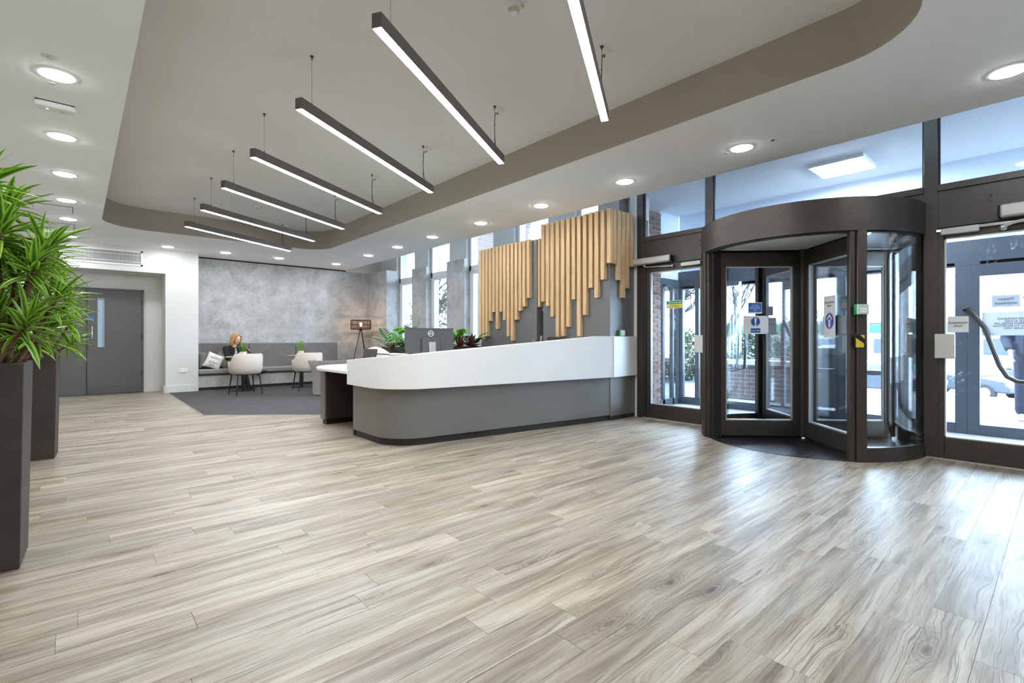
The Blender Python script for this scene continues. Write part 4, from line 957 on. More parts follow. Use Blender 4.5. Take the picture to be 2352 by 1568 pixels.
cushion('grey olive cushion leaning beside the seated woman', (2.385, 12.27, .63), -38, -16, 14, 'cushgrey', .35, .36)

def table(x, y, label, rad=.33):
    t = thing('pedestal_table', label, 'table', (x, y, 0), 0, 'round pedestal tables by the bench')
    part(t, 'top', MB().lathe([(rad-.03, .70), (rad-.004, .712), (rad, .722), (rad-.003, .728)], n=48), 'oaktop', bev=0)
    part(t, 'column', MB().lathe([(.035, .012), (.035, .70)], n=16), 'blackmetal'); part(t, 'base', MB().lathe([(.26, 0), (.26, .008), (.05, .016)], n=40), 'blackmetal')
    part(t, 'mounting_plate', MB().box(-.1, .1, -.1, .1, .69, .702), 'blackmetal'); return t
tb = table(2.63, 11.6, 'round pedestal table before the seated woman'); dup(tb, (3.84, 11.6, 0), None, 'round pedestal table farther along the bench without a sitter')
def tub_chair(x, y, rz, label):
    t = thing('tub_chair', label, 'chair', (x, y, 0), rz, 'beige tub chairs at the pedestal tables')
    # back faces local -y
    n = 28; outer = []; inner = []; zt = []
    for i in range(n+1):
        a = R(-200+220*i/n)         # sweeps right arm, back, left arm
        ex = .8
        c, s = math.cos(a), math.sin(a)
        ox, oy = .295*math.copysign(abs(c)**ex, c), .27*math.copysign(abs(s)**ex, s)
        outer.append((ox, oy)); inner.append((ox*.82, oy*.82))
        k = min(1, max(0, (-s-.15)/.45)); k = k*k*(3-2*k); zt.append(.66+.15*k)
    mb = MB(); vs_ = []
    for i in range(n+1):
        (ox, oy), (ix, iy) = outer[i], inner[i]
        vs_ += [(ox*.8, oy*.8, .41), (ox*.93, oy*.93, .44), (ox, oy, .54), (ox*1.02, oy*1.03, zt[i]-.015), (ox*.97, oy*.97, zt[i]), (ix, iy, zt[i]-.02), (ix, iy, .46)]
    fs_ = []
    for i in range(n):
        for k in range(6): fs_.append((i*7+k, i*7+k+1, (i+1)*7+k+1, (i+1)*7+k))
    fs_ += [tuple(range(7)), tuple(range(n*7+6, n*7-1, -1))]
    mb.add(vs_, fs_); part(t, 'shell', mb, 'chair', smooth=60)
    part(t, 'seat', MB().prism([(p[0]*.9, p[1]*.95) for p in inner], .42, .475), 'chair', bev=.015)
    part(t, 'under_frame', MB().box(-.22, .22, -.2, .2, .398, .414), 'blackmetal')
    for sx in (-1, 1):
        for sy in (-1, 1): part(t, 'leg', MB().tube([(sx*.19, sy*.19, .41), (sx*.235, sy*.25, 0)], [.014, .009], 10), 'blackmetal')
    return t
tc = tub_chair(2.49, 10.79, R(4), 'beige tub chair with its back to the viewer before the seated woman'); dup(tc, (3.68, 10.78, 0), R(-4), 'beige tub chair partly hidden by the grey armchair')
ac = thing('armchair', 'flecked grey lounge armchair behind the desk end', 'armchair', (3.85, 9.75, 0), R(-32))
n = 26; vs_ = []; fs_ = []
for i in range(n+1):
    a = R(-205+230*i/n); c, s = math.cos(a), math.sin(a); ex = .62
    ox, oy = .4*math.copysign(abs(c)**ex, c), .4*math.copysign(abs(s)**ex, s)
    fl = 1.16
    vs_ += [(ox*.93, oy*.93, .02), (ox*.95, oy*.95, .3), (ox*1.02, oy*1.02, .52), (ox*fl, oy*fl, .665), (ox*fl*.98, oy*fl*.98, .685), (ox*.9, oy*.9, .64), (ox*.72, oy*.72, .42)]
for i in range(n):
    for k in range(6): fs_.append((i*7+k, i*7+k+1, (i+1)*7+k+1, (i+1)*7+k))
fs_ += [tuple(range(7)), tuple(range(n*7+6, n*7-1, -1))]
part(ac, 'shell', MB().add(vs_, fs_), 'armchair', smooth=60); part(ac, 'seat_cushion', MB().box(-.28, .28, -.28, .34, .1, .42), 'armchair', bev=.04); part(ac, 'glide_base', MB().box(-.3, .3, -.3, .3, 0, .03), 'blackmetal')

# ------------------------------------------------------------------ tripod lamp
la = thing('floor_lamp', 'black tripod floor lamp with woven rattan shade, lit', 'floor lamp', (5.49, 12.12, 0))
for fx, fy in ((-.33, -.02), (.12, -.3), (.3, .2)): part(la, 'leg', MB().tube([(fx, fy, 0), (fx*.05, fy*.05, 1.34)], [.008, .01], 10), 'blackmetal')
part(la, 'hub', MB().lathe([(.03, 1.3), (.04, 1.33), (.028, 1.37), (.022, 1.42)], n=16), 'blackmetal')
rings = MB()
def ring(z, r, mb=rings): mb.tube([(r*math.cos(2*PI*k/40), r*math.sin(2*PI*k/40), z) for k in range(41)], .009, 6, False)
ring(1.358, .25); ring(1.465, .258); ring(1.575, .25); ring(1.35, .245); ring(1.582, .243)
sh = part(la, 'lamp_shade', rings, 'rattan')
rods = MB()
for k in range(84):
    a = 2*PI*k/84+random.uniform(-.012, .012); r0 = .25; b = a+random.uniform(-.02, .02)
    rods.tube([(r0*math.cos(a), r0*math.sin(a), 1.355), (.256*math.cos(b), .256*math.sin(b), 1.465), (r0*math.cos(a), r0*math.sin(a), 1.577)], .0034, 5)
ro_ = part(sh, 'woven_canes', rods, 'rattan'); ro_['kind'] = 'stuff'
part(sh, 'spider', MB().tube([(-.25, 0, 1.40), (.25, 0, 1.40)], .004, 6).tube([(0, -.25, 1.40), (0, .25, 1.40)], .004, 6), 'blackmetal')
part(la, 'bulb', MB().lathe([(.008, 1.42), (.013, 1.43), (.028, 1.47), (.03, 1.485), (.022, 1.51), (.004, 1.522)], n=16), 'bulb')

# ------------------------------------------------------------------ leaves and plants
def leaf_mesh(name, L, W, droop, fold, seg, m, belly=.45, lift=0.0):
    mb = MB(); at_ = []
    for i in range(seg+1):
        s = i/seg; w = W*.5*max(.04, (math.sin(PI*min(1, s**belly*.96+.02))**.62 if s < 1 else 0)); x = L*s*(1-.18*droop*s); z = L*(lift*s-droop*.55*s*s)
        for k in (-1, 0, 1): mb.v.append((x, k*w, z+abs(k)*w*fold)); at_.append(float(k))
    for i in range(seg):
        for k in range(2): mb.f.append((3*i+k, 3*i+3+k, 3*i+4+k, 3*i+1+k))
    mb.att = ('across', at_)
    me = mb.mesh(name, smooth=180); me.materials.append(M[m]); return me
def basis(p, d, roll=0):
    d = Vector(d).normalized(); y = Vector((0, 0, 1)).cross(d)
    if y.length < 1e-3: y = Vector((0, 1, 0))
    y.normalize(); z = d.cross(y); m = Matrix((d, y, z)).transposed().to_4x4(); m.translation = Vector(p)
    return m @ Matrix.Rotation(roll, 4, 'X')
def put(par, me, mat, name='leaf'):
    o = bpy.data.objects.new(name, me); COL.objects.link(o); o.parent = par; o.matrix_basis = mat; return o
DL = [leaf_mesh('leaf', .20, .03, dr, .3, 5, 'leaf', .6) for dr in (.15, .35, .6, .85)]+[leaf_mesh('leaf', .24, .03, .5, .3, 5, 'leaf', .6), leaf_mesh('leaf', .16, .026, .3, .3, 5, 'leaf', .6)]
def rosette(P, D, nl, rnd_, sc=1.0):
    out = []; D = Vector(D).normalized(); q = Vector((0, 0, 1)).rotation_difference(D)
    for k in range(nl):
        t = k/(nl-1); az = k*2.39996+rnd_.uniform(-.25, .25); el = R(82-95*t+rnd_.uniform(-10, 10))
        d = q @ Vector((math.cos(el)*math.cos(az), math.cos(el)*math.sin(az), math.sin(el)))
        p = Vector(P)-D*.08*t*sc
        out.append((rnd_.choice(DL), basis(p, d, rnd_.uniform(-.4, .4)) @ Matrix.Scale(sc*rnd_.uniform(.8, 1.12), 4)))
    return out
def dracaena(x, y, z0, n, rad, h0, h1, label, seed, bias=(0, 0)):
    rr = random.Random(seed); t = thing('dracaena', label, 'potted plant', (x, y, z0)); heads = []
    while len(heads) < n:
        a = rr.uniform(0, 2*PI); r = rad*math.sqrt(rr.random()); z = rr.uniform(h0, h1); k = 1-.45*((z-h0)/(h1-h0))**2
        p = Vector((r*k*math.cos(a)+bias[0], r*k*math.sin(a)+bias[1], z))
        if all((p-q).length > .15 for q in heads): heads.append(p)
    L = []; trunks = [Vector((.09*math.cos(k*1.7+seed), .09*math.sin(k*1.7+seed), 0)) for k in range(4)]
    for e in heads:
        b = min(trunks, key=lambda q: (q*2-Vector((e.x, e.y, 0))).length); hz_ = max(.02, e.z-.25-rr.random()*.1); mid = Vector((b.x+(e.x-b.x)*.35, b.y+(e.y-b.y)*.35, hz_*.8+.04))
        part(t, 'stem', MB().tube([b, mid, e], [.015, .012, .008], 7), 'bark')
        D = (e-mid).normalized()*.5+Vector((e.x*1.3, e.y*1.3, .5)); L += rosette(e, D, 34, rr, 1.0)
    cw = Vector((-x, -y, 0)).normalized()
    L.sort(key=lambda q: q[1].translation.dot(cw), reverse=True)
    for me, m in L[:298]: put(t, me, m)
    mb = MB(); at_ = []
    for me, m in L[298:]:
        at_ += [d.value for d in me.attributes['across'].data]; mb.add([m @ v.co for v in me.vertices], [tuple(p.vertices) for p in me.polygons])
    mb.att = ('across', at_); o = link('inner_leaves', mb.mesh('inner_leaves', smooth=180), 'leaf', t); o['kind'] = 'stuff'
    return t
def planter(x, y, rz, label, w=.36, h=.985):
    t = thing('tall_planter', label, 'planter', (x, y, 0), rz, 'tall dark brown planters on the left'); a, b = w/2*.9, w/2; i = b-.025
    mb = MB(); mb.add([(-a,-a,0),(a,-a,0),(a,a,0),(-a,a,0),(-b,-b,h),(b,-b,h),(b,b,h),(-b,b,h),(-i,-i,h),(i,-i,h),(i,i,h),(-i,i,h),(-i,-i,h-.12),(i,-i,h-.12),(i,i,h-.12),(-i,i,h-.12)],
        [(0,3,2,1),(0,1,5,4),(1,2,6,5),(2,3,7,6),(3,0,4,7),(4,5,9,8),(5,6,10,9),(6,7,11,10),(7,4,8,11),(8,9,13,12),(9,10,14,13),(10,11,15,14),(11,8,12,15),(12,13,14,15)])
    part(t, 'body', mb, 'planter', bev=.004); s = MB().box(-i, i, -i, i, h-.125, h-.075); part(t, 'soil', s, 'soil'); return t
planter(-.365, 3.49, R(-2), 'tall dark planter at the left edge, nearest the viewer'); planter(-.315, 6.345, R(-3), 'tall dark planter farther back, before the double door')
dracaena(-.365, 3.49, .91, 27, .32, .2, 1.0, 'tall bushy dracaena with striped leaves, cut by the left edge', 3, (.0, .02))
dracaena(-.315, 6.345, .91, 26, .31, .14, .98, 'tall bushy dracaena in the farther planter before the grey door', 5)

# small pots on the tables
def pot(x, y, label, h=.085, r=.062):
    return single('plant_pot', MB().lathe([(r*.9, .728), (r, .735), (r, .728+h), (r-.008, .728+h), (r-.008, .70+h)], (x, y, 0), 28), 'pot', label, 'pot', (x, y, .728), 'off-white pots on the tables')
pot(2.62, 11.58, 'off-white pot of grass on the table before the woman', .1, .066); pot(3.81, 11.58, 'off-white pot of fern on the farther table', .1, .062)
g = thing('grass_plant', 'upright green grass plant before the seated woman', 'plant', (2.62, 11.58, .8)); gm = [leaf_mesh('blade', .26, .009, dr, .2, 4, 'leafgrass', .3) for dr in (.0, .15, .35)]
for k in range(70):
    a = random.random()*2*PI; r = random.random()*.045; e = R(random.uniform(66, 88)); p = (r*math.cos(a), r*math.sin(a), .0); put(g, random.choice(gm), basis(p, (math.cos(e)*math.cos(a), math.cos(e)*math.sin(a), math.sin(e))) @ Matrix.Scale(random.uniform(.7, 1.05), 4), 'blade')
def frond(par, p, az, el, L, mat_leaf, stem_m='leafdark', nl=9, name='frond', droop=.5, lw=.25):
    d = Vector((math.cos(el)*math.cos(az), math.cos(el)*math.sin(az), math.sin(el))); pts = []
    for i in range(nl+1):
        s = i/nl; pts.append(Vector(p)+d*L*s+Vector((0, 0, -droop*L*s*s*.6)))
    mb = MB(); at_ = []; sd = Vector((-math.sin(az), math.cos(az), 0))
    for i in range(1, nl+1):
        s = i/nl; ll = L*lw*math.sin(PI*(.12+.8*(1-s)*.95+.05))
        tdir = (pts[i]-pts[i-1]).normalized()
        for sg in (-1, 1):
            dd = (sd*sg+tdir*.7).normalized(); o = len(mb.v); w = L*.028
            a_ = pts[i]; b_ = a_+dd*ll*.5+tdir*w; c_ = a_+dd*ll+Vector((0, 0, -ll*.1)); e_ = a_+dd*ll*.5-tdir*w
            mb.v += [tuple(a_), tuple(b_), tuple(c_), tuple(e_)]; at_ += [0., .8, 1., -.8]; mb.f.append((o, o+1, o+2, o+3))
    mb.att = ('across', at_); me = mb.mesh(name, smooth=0); me.materials.append(M[mat_leaf])
    o = link(name, me, None, par); return o
fr = thing('fern_plant', 'spreading fern plant on the farther table', 'plant', (3.81, 11.58, .815))
for k in range(15):
    a = 2.39996*k; frond(fr, (0, 0, 0), a, R(30+50*random.random()), random.uniform(.2, .27), 'leaffern', nl=10, droop=.15)
# trough behind the desk with mixed planting
tg = thing('planting_trough', 'long dark grey planting trough behind the desk', 'planter', (4.35, 6.75, 0))
tb_ = MB(); tb_.box(3.45, 5.25, 6.6, 6.62, 0, .975); tb_.box(3.45, 5.25, 6.88, 6.9, 0, .975); tb_.box(3.45, 3.47, 6.62, 6.88, 0, .975); tb_.box(5.23, 5.25, 6.62, 6.88, 0, .975)
part(tg, 'body', tb_, 'planter', True); part(tg, 'soil', MB().box(3.47, 5.23, 6.62, 6.88, .8, .94), 'soil', True)
BR = {k: [leaf_mesh('leaf', L, W, dr, .2, 6, k, be_, .0) for (L, W, dr, be_) in v] for k, v in {'leafbright': ((.2, .15, .4, .8), (.17, .13, .8, .8)), 'leafdark': ((.24, .09, .5, .6), (.22, .08, .8, .6)), 'leafred': ((.25, .06, .2, .6), (.22, .055, .5, .6))}.items()}
def leafy(x, y, kind, n, label, el0, el1, stem, sc=1.0, z=.94):
    t = thing('leafy_plant', label, 'plant', (x, y, z), 0, 'mixed plants in the trough behind the desk')
    for k in range(n):
        a = 2.39996*k+random.uniform(-.3, .3); e = R(random.uniform(el0, el1)); ln = random.uniform(*stem); se = R(random.uniform(55, 85)) if stem[1] > .05 else PI/2
        p = Vector((math.cos(se)*math.cos(a), math.cos(se)*math.sin(a), math.sin(se)))*ln
        lf = put(t, random.choice(BR[kind]), basis(p, (math.cos(e)*math.cos(a), math.cos(e)*math.sin(a), math.sin(e)), random.uniform(-.4, .4)) @ Matrix.Scale(sc*random.uniform(.8, 1.1), 4))
        if stem[1] > .05: part(t, 'stalk', MB().tube([(0, 0, 0), tuple(p)], .004, 5), 'leafdark')
    return t
def ferny(x, y, n, label, L=.25):
    t = thing('fern_plant', label, 'plant', (x, y, .94), 0, 'mixed plants in the trough behind the desk')
    for k in range(n): frond(t, (0, 0, .02), 2.39996*k, R(random.uniform(5, 75)), random.uniform(L*.8, L*1.15), 'leafbright' if k % 2 else 'leafdark', nl=8, droop=.5)
ferny(3.5, 6.68, 16, 'light fern trailing over the left end of the trough', .42); ferny(3.68, 6.76, 12, 'darker fern left of the monitor', .42)
leafy(3.84, 6.76, 'leafbright', 10, 'bright broad-leaved plant just left of the monitor', -10, 40, (.22, .36)); leafy(3.95, 6.7, 'leafred', 12, 'burgundy rosette left of the monitor', 15, 75, (0, .01), .8, .96); leafy(3.5, 6.64, 'leafred', 8, 'burgundy rosette at the trough\'s left end', 10, 60, (0, .01), .7, .96)
leafy(3.75, 6.66, 'leafdark', 12, 'deep green leafy plant under the ferns', 0, 60, (.02, .12)); leafy(4.25, 6.76, 'leafdark', 12, 'deep green leafy plant behind the monitor', 0, 60, (.02, .15))
leafy(4.62, 6.76, 'leafbright', 12, 'bright broad-leaved plant right of the monitor', -10, 50, (.18, .32)); leafy(4.85, 6.78, 'leafbright', 10, 'bright broad-leaved plant between the burgundy rosettes', -10, 50, (.16, .3))
leafy(4.72, 6.66, 'leafred', 13, 'large burgundy rosette right of the monitor', 15, 80, (0, .01), 1.05, .95); leafy(4.98, 6.66, 'leafred', 13, 'large burgundy rosette below the oak slats', 15, 80, (0, .01), 1.1, .95)
leafy(5.08, 6.72, 'leafdark', 14, 'deep green leafy plant at the right end of the trough', 0, 70, (.03, .18)); ferny(5.02, 6.72, 12, 'small fern at the right end of the trough', .26); ferny(4.5, 6.74, 12, 'fern just right of the monitor', .34)

# low white unit with vases behind the planters
un = thing('low_cabinet', 'low white cabinet half hidden behind the planters', 'cabinet', (-.9, 9.0, 0)); part(un, 'body', MB().box(-1.5, -.45, 8.8, 9.2, .05, .98), 'whiteplastic', True, .004); part(un, 'plinth', MB().box(-1.48, -.47, 8.82, 9.18, 0, .05), 'plinth', True)
for k in range(3): part(un, 'door', MB().box(-1.49+k*.345, -1.155+k*.345, 8.785, 8.8, .08, .95), 'wall', True, .002)
single('vase', MB().lathe([(.05, .98), (.1, 1.02), (.12, 1.1), (.09, 1.18), (.05, 1.22), (.055, 1.24)], (-.72, 9, 0), 24), 'kick', 'dark round vase on the white cabinet', 'vase', (-.72, 9, .98))
single('vase', MB().lathe([(.06, .98), (.1, 1.0), (.11, 1.13), (.1, 1.15)], (-.58, 9.0, 0), 24), 'greyplastic', 'pale bowl-shaped vase on the white cabinet', 'vase', (-.58, 9, .98))

# ------------------------------------------------------------------ people
def fuse(o, vox, sm=2):
    r = o.modifiers.new('fuse', 'REMESH'); r.mode = 'VOXEL'; r.voxel_size = vox; r.use_smooth_shade = True
    s = o.modifiers.new('soften', 'SMOOTH'); s.factor = .5; s.iterations = sm; return o
def hand(mb, wrist, aim, palm_n, curl=.6, sc=1.0, flip=1):
    w = Vector(wrist); d = Vector(aim).normalized(); n_ = Vector(palm_n); n_ = (n_-d*n_.dot(d)).normalized(); s = d.cross(n_)*flip
    k = w+d*.085*sc; mb.capsule(w+d*.02*sc+s*.018*sc, k+s*.024*sc, .02*sc, .017*sc); mb.capsule(w+d*.02*sc-s*.014*sc, k-s*.024*sc, .02*sc, .016*sc); mb.capsule(w+d*.02*sc, k, .021*sc, .018*sc)
    for i, (off, L) in enumerate(((.03, .068), (.011, .078), (-.009, .072), (-.028, .055))):
        p = k+s*off*sc; dd = d; r_ = .0085*sc
        for j in range(3):
            dd = (dd*math.cos(curl*.6)+n_*math.sin(curl*.6)).normalized(); q = p+dd*L*sc*(.45, .32, .23)[j]; mb.capsule(p, q, r_, r_*.92, 8); p = q; r_ *= .92
    p = w+d*.03*sc+s*.028*sc; dd = (d*.6+s*.8).normalized()
    for j in range(2):
        q = p+dd*.042*sc; mb.capsule(p, q, .0105*sc, .0095*sc, 8); p = q; dd = (dd*.75+d*.3+n_*.45).normalized()
def head(mb, c, rot, sc=1.0):
    def P(x, y, z): return Vector(c)+rot @ Vector((x, y, z))*sc      # local: face looks to -y
    mb.ball(P(0, .012, .03), .074*sc, .092*sc, .088*sc, rot=rot); mb.ball(P(0, -.025, -.04), .056*sc, .062*sc, .068*sc, rot=rot); mb.ball(P(0, -.062, -.085), .024*sc, .022*sc, .02*sc, rot=rot)
    mb.capsule(P(0, -.083, .012), P(0, -.105, -.02), .009*sc, .014*sc, 8)
    for s in (-1, 1): mb.ball(P(s*.072, .012, -.012), .011*sc, .018*sc, .03*sc, n=10, m=6, rot=rot); mb.ball(P(s*.036, -.06, -.018), .022*sc, .02*sc, .022*sc, n=10, m=6, rot=rot); mb.ball(P(s*.03, -.072, .028), .028*sc, .014*sc, .01*sc, n=10, m=6, rot=rot)
    return P
wm = thing('person', 'fair-haired woman in a black jacket seated on the bench with a phone', 'person', (2.62, 12.25, 0))
hr = Matrix.Rotation(R(22), 3, 'Z') @ Matrix.Rotation(R(14), 3, 'X'); hc = Vector((2.635, 12.2, 1.095))
body = MB(); P_ = head(body, hc, hr)
neck = Vector((2.60, 12.27, .93)); pel = Vector((2.58, 12.33, .52)); chest = Vector((2.585, 12.28, .80))
body.capsule(hc+hr @ Vector((0, .03, -.06)), neck, .045, .05); body.capsule(neck, chest, .055, .1); body.capsule(chest+Vector((-.06, 0, .03)), chest+Vector((.07, -.01, .03)), .085, .085); body.capsule(chest, pel, .105, .12)
shL, shR = Vector((2.435, 12.27, .885)), Vector((2.745, 12.235, .88)); elL, elR = Vector((2.445, 12.12, .69)), Vector((2.80, 12.09, .69)); wrL, wrR = Vector((2.62, 11.94, .765)), Vector((2.79, 11.91, .785))
for sh_, el_, wr_ in ((shL, elL, wrL), (shR, elR, wrR)): body.capsule(sh_, el_, .048, .038); body.capsule(el_, wr_, .036, .024)
hand(body, wrR, (.02, -.35, .6), (-.4, -.5, .1), .75, 1.0, 1); hand(body, wrL, (.6, -.1, .2), (0, -.2, -.6), .5, 1.0, -1)
hipL, hipR = Vector((2.52, 12.26, .54)), Vector((2.67, 12.25, .55)); knL, knR = Vector((2.68, 11.9, .55)), Vector((2.76, 11.84, .60)); anL, anR = Vector((2.79, 11.87, .09)), Vector((3.0, 11.9, .36))
for hp, kn, an in ((hipL, knL, anL), (hipR, knR, anR)): body.capsule(hp, kn, .078, .055); body.capsule(kn, an, .052, .032)
body.capsule(anL, anL+Vector((.03, -.15, -.05)), .035, .028); body.capsule(anR, anR+Vector((.13, -.05, .01)), .034, .026)
fuse(part(wm, 'body', body, 'skin', True), .007)
jk = MB(); jk.capsule(chest+Vector((-.07, .01, .04)), chest+Vector((.08, 0, .04)), .105, .105); jk.capsule(chest+Vector((-.02, .01, 0)), pel+Vector((-.02, 0, .02)), .128, .145); jk.capsule(neck+Vector((-.09, .01, -.05)), neck+Vector((.1, 0, -.05)), .052, .052)
for sh_, el_, wr_ in ((shL, elL, wrL), (shR, elR, wrR)): jk.capsule(sh_, el_, .062, .052); jk.capsule(el_, wr_*.88+el_*.12, .05, .037)
fuse(part(wm, 'jacket', jk, 'jacket', True), .01, 3)
bl = MB(); bl.capsule(neck+Vector((.02, -.055, -.05)), chest+Vector((.03, -.1, -.12)), .03, .05); fuse(part(wm, 'blouse', bl, 'blouse', True), .008)
tr_ = MB(); tr_.capsule(pel+Vector((-.04, -.02, -.01)), pel+Vector((.06, -.02, -.01)), .12, .12)
for hp, kn, an in ((hipL, knL, anL), (hipR, knR, anR)): tr_.capsule(hp, kn, .088, .066); tr_.capsule(kn, an*.93+kn*.07, .063, .052)
fuse(part(wm, 'trousers', tr_, 'trousers', True), .01, 3)
for an, d_ in ((anL, Vector((.03, -.16, -.045))), (anR, Vector((.13, -.09, .02)))):
    s_ = MB(); s_.capsule(an+Vector((0, 0, .05)), an, .046, .045); s_.capsule(an, an+d_, .043, .032); s_.capsule(an+Vector((0, .03, -.03)), an+Vector((0, .03, -.065)), .022, .018); fuse(part(wm, 'shoe', s_, 'shoe', True), .008)
ha = MB()
ha.ball(P_(0, .03, .045), .088, .098, .088, rot=hr)
for i in range(15):
    a = R(-8+196*i/14); bx, by = .084*math.cos(a), .02+.09*math.sin(a); tp = P_(bx*.8, by*.9, .08); md = P_(bx*1.08, by*1.0+.005, -.03); en = P_(bx*1.25, by*.9, -.15-.03*math.sin(a)); ha.tube([tp, P_(bx*1.02, by, .03), md, (md+en)/2+Vector((.006*math.cos(i*3), 0, 0)), en], [.02, .027, .028, .024, .01], 8)
for s in (-1, 1): ha.tube([P_(s*.012, -.04, .115), P_(s*.05, -.066, .085), P_(s*.075, -.04, .03), P_(s*.085, -.02, -.05), P_(s*.1, -.03, -.15)], [.02, .02, .02, .022, .008], 8)
fuse(part(wm, 'hair', ha, 'hair', True), .007, 2)
for s in (-1, 1):
    e_ = MB().ball(P_(s*.03, -.083, .006), .013, .006, .004, n=10, m=6, rot=hr); part(wm, 'eye', e_, 'eye', True); part(wm, 'eyebrow', MB().tube([P_(s*.014, -.088, .03), P_(s*.032, -.086, .036), P_(s*.05, -.073, .028)], .003, 6), 'hair', True)
part(wm, 'mouth', MB().tube([P_(-.026, -.081, -.046), P_(-.012, -.091, -.055), P_(.012, -.091, -.055), P_(.026, -.081, -.046)], [.003, .006, .006, .003], 8), 'lips', True)
ph = thing('mobile_phone', 'dark mobile phone held up in the woman\'s hand', 'phone', (2.795, 11.86, .85)); pm = Matrix.Rotation(R(16), 4, 'Z') @ Matrix.Rotation(R(-38), 4, 'X')
part(ph, 'case', MB().mbox(pm, .078, .01, .15), 'black', bev=.004); part(ph, 'screen', MB().mbox(pm @ Matrix.Translation((0, .006, 0)), .068, .001, .135), 'screen')
# ------------------------------------------------------------------ outdoors
def gz(x): return -.03 if x < 12.8 else (-1.3 if x > 19 else -.03-1.27*(x-12.8)/6.2)
gd = MB(); xs = [6.6, 12.8, 19, 70]
for a, b in zip(xs, xs[1:]): gd.add([(a, -70, gz(a)), (b, -70, gz(b)), (b, 70, gz(b)), (a, 70, gz(a)), (a, -70, -2), (b, -70, -2), (b, 70, -2), (a, 70, -2)], [(0, 1, 2, 3), (4, 7, 6, 5), (0, 4, 5, 1), (2, 6, 7, 3)])
struct('ground', gd, 'road', 'pale tarmac falling away to the car park outside')
struct('pavement', MB().box(7.85, 12.6, -8, 3.0, -.2, -.012), 'paving', 'block paving outside the outer doors')
struct('kerb', MB().box(12.6, 12.75, -30, 8, -.2, .02), 'mortar', 'pale kerb between paving and road')
# person outside the porch
pe = thing('person', 'person in dark work clothes standing outside the right-hand door', 'person', (9.7, .3, -.01))
b = MB(); hR_ = Matrix.Rotation(R(60), 3, 'Z'); PH = head(b, (9.7, .3, 1.62), hR_)
b.capsule((9.7, .3, 1.55), (9.7, .3, 1.45), .05, .055); b.capsule((9.7, .14, 1.36), (9.7, .46, 1.36), .09, .09); b.capsule((9.7, .3, 1.35), (9.7, .3, .98), .14, .14)
for s in (-1, 1):
    sh_, el_, wr_ = Vector((9.7, .3+s*.2, 1.38)), Vector((9.68, .3+s*.27, 1.1)), Vector((9.55, .3+s*.22, .93)); b.capsule(sh_, el_, .052, .042); b.capsule(el_, wr_, .04, .027); hand(b, wr_, (-.3, -s*.1, -.8), (0, -s, 0), .5, 1.0, s)
    hp, kn, an = Vector((9.7, .3+s*.1, .93)), Vector((9.69, .3+s*.11, .5)), Vector((9.72, .3+s*.11, .08)); b.capsule(hp, kn, .085, .06); b.capsule(kn, an, .055, .036); b.capsule(an+Vector((.02, 0, -.045)), an+Vector((-.15, 0, -.06)), .035, .03)
fuse(part(pe, 'body', b, 'skin', True), .009)
j_ = MB(); j_.capsule((9.7, .14, 1.37), (9.7, .46, 1.37), .115, .115); j_.capsule((9.7, .3, 1.32), (9.7, .3, .9), .19, .2)
for s in (-1, 1): j_.capsule((9.7, .3+s*.2, 1.38), (9.68, .3+s*.27, 1.1), .075, .065); j_.capsule((9.68, .3+s*.27, 1.1), (9.58, .3+s*.235, .97), .062, .05)
fuse(part(pe, 'work_jacket', j_, 'outjacket', True), .012, 3)
t_ = MB()
for s in (-1, 1): t_.capsule((9.7, .3+s*.09, .92), (9.69, .3+s*.105, .5), .115, .088); t_.capsule((9.69, .3+s*.105, .5), (9.72, .3+s*.11, .12), .085, .078)
fuse(part(pe, 'trousers', t_, 'outjacket', True), .012, 3)
for s in (-1, 1): f_ = MB(); f_.capsule((9.74, .3+s*.11, .035), (9.54, .3+s*.11, .03), .045, .042); fuse(part(pe, 'shoe', f_, 'greyplastic', True), .01)
hh = MB().ball(PH(0, .025, .045), .088, .1, .085, rot=hR_); fuse(part(pe, 'hair', hh, 'jacket', True), .01)
# low brick walls
lw = struct('wall_garden', MB().box(9.3, 9.55, 2.9, 4.9, -.02, .62), 'brickfar', 'low brick garden wall beyond the revolving door'); struct('coping', MB().box(9.25, 9.6, 2.85, 4.95, .62, .7), 'mortar', parent=lw)
struct('wall_garden_return', MB().box(9.55, 13, 4.7, 4.95, -.02, .62), 'brickfar', 'low brick wall running back to the trees')
bb = struct('building_brick', MB().box(9.5, 17.5, 9.5, 14, 0, 6.5), 'brickfar', 'brick building wing at the left of the forecourt'); bb['category'] = 'building'
for k in range(3):
    struct('window_pane', MB().box(10.5+k*2.4, 11.7+k*2.4, 9.47, 9.5, 1.0, 2.6), 'bldglass', parent=bb)
# litter bin
lb = thing('litter_bin', 'dark litter bin beside the low brick wall', 'bin', (9.3, 2.6, 0)); part(lb, 'body', MB().lathe([(.2, 0), (.22, .05), (.22, .8), (.2, .85)], n=20), 'cardark'); part(lb, 'lid', MB().lathe([(.23, .85), (.2, .95), (.08, 1.0)], n=20), 'bronze_d')
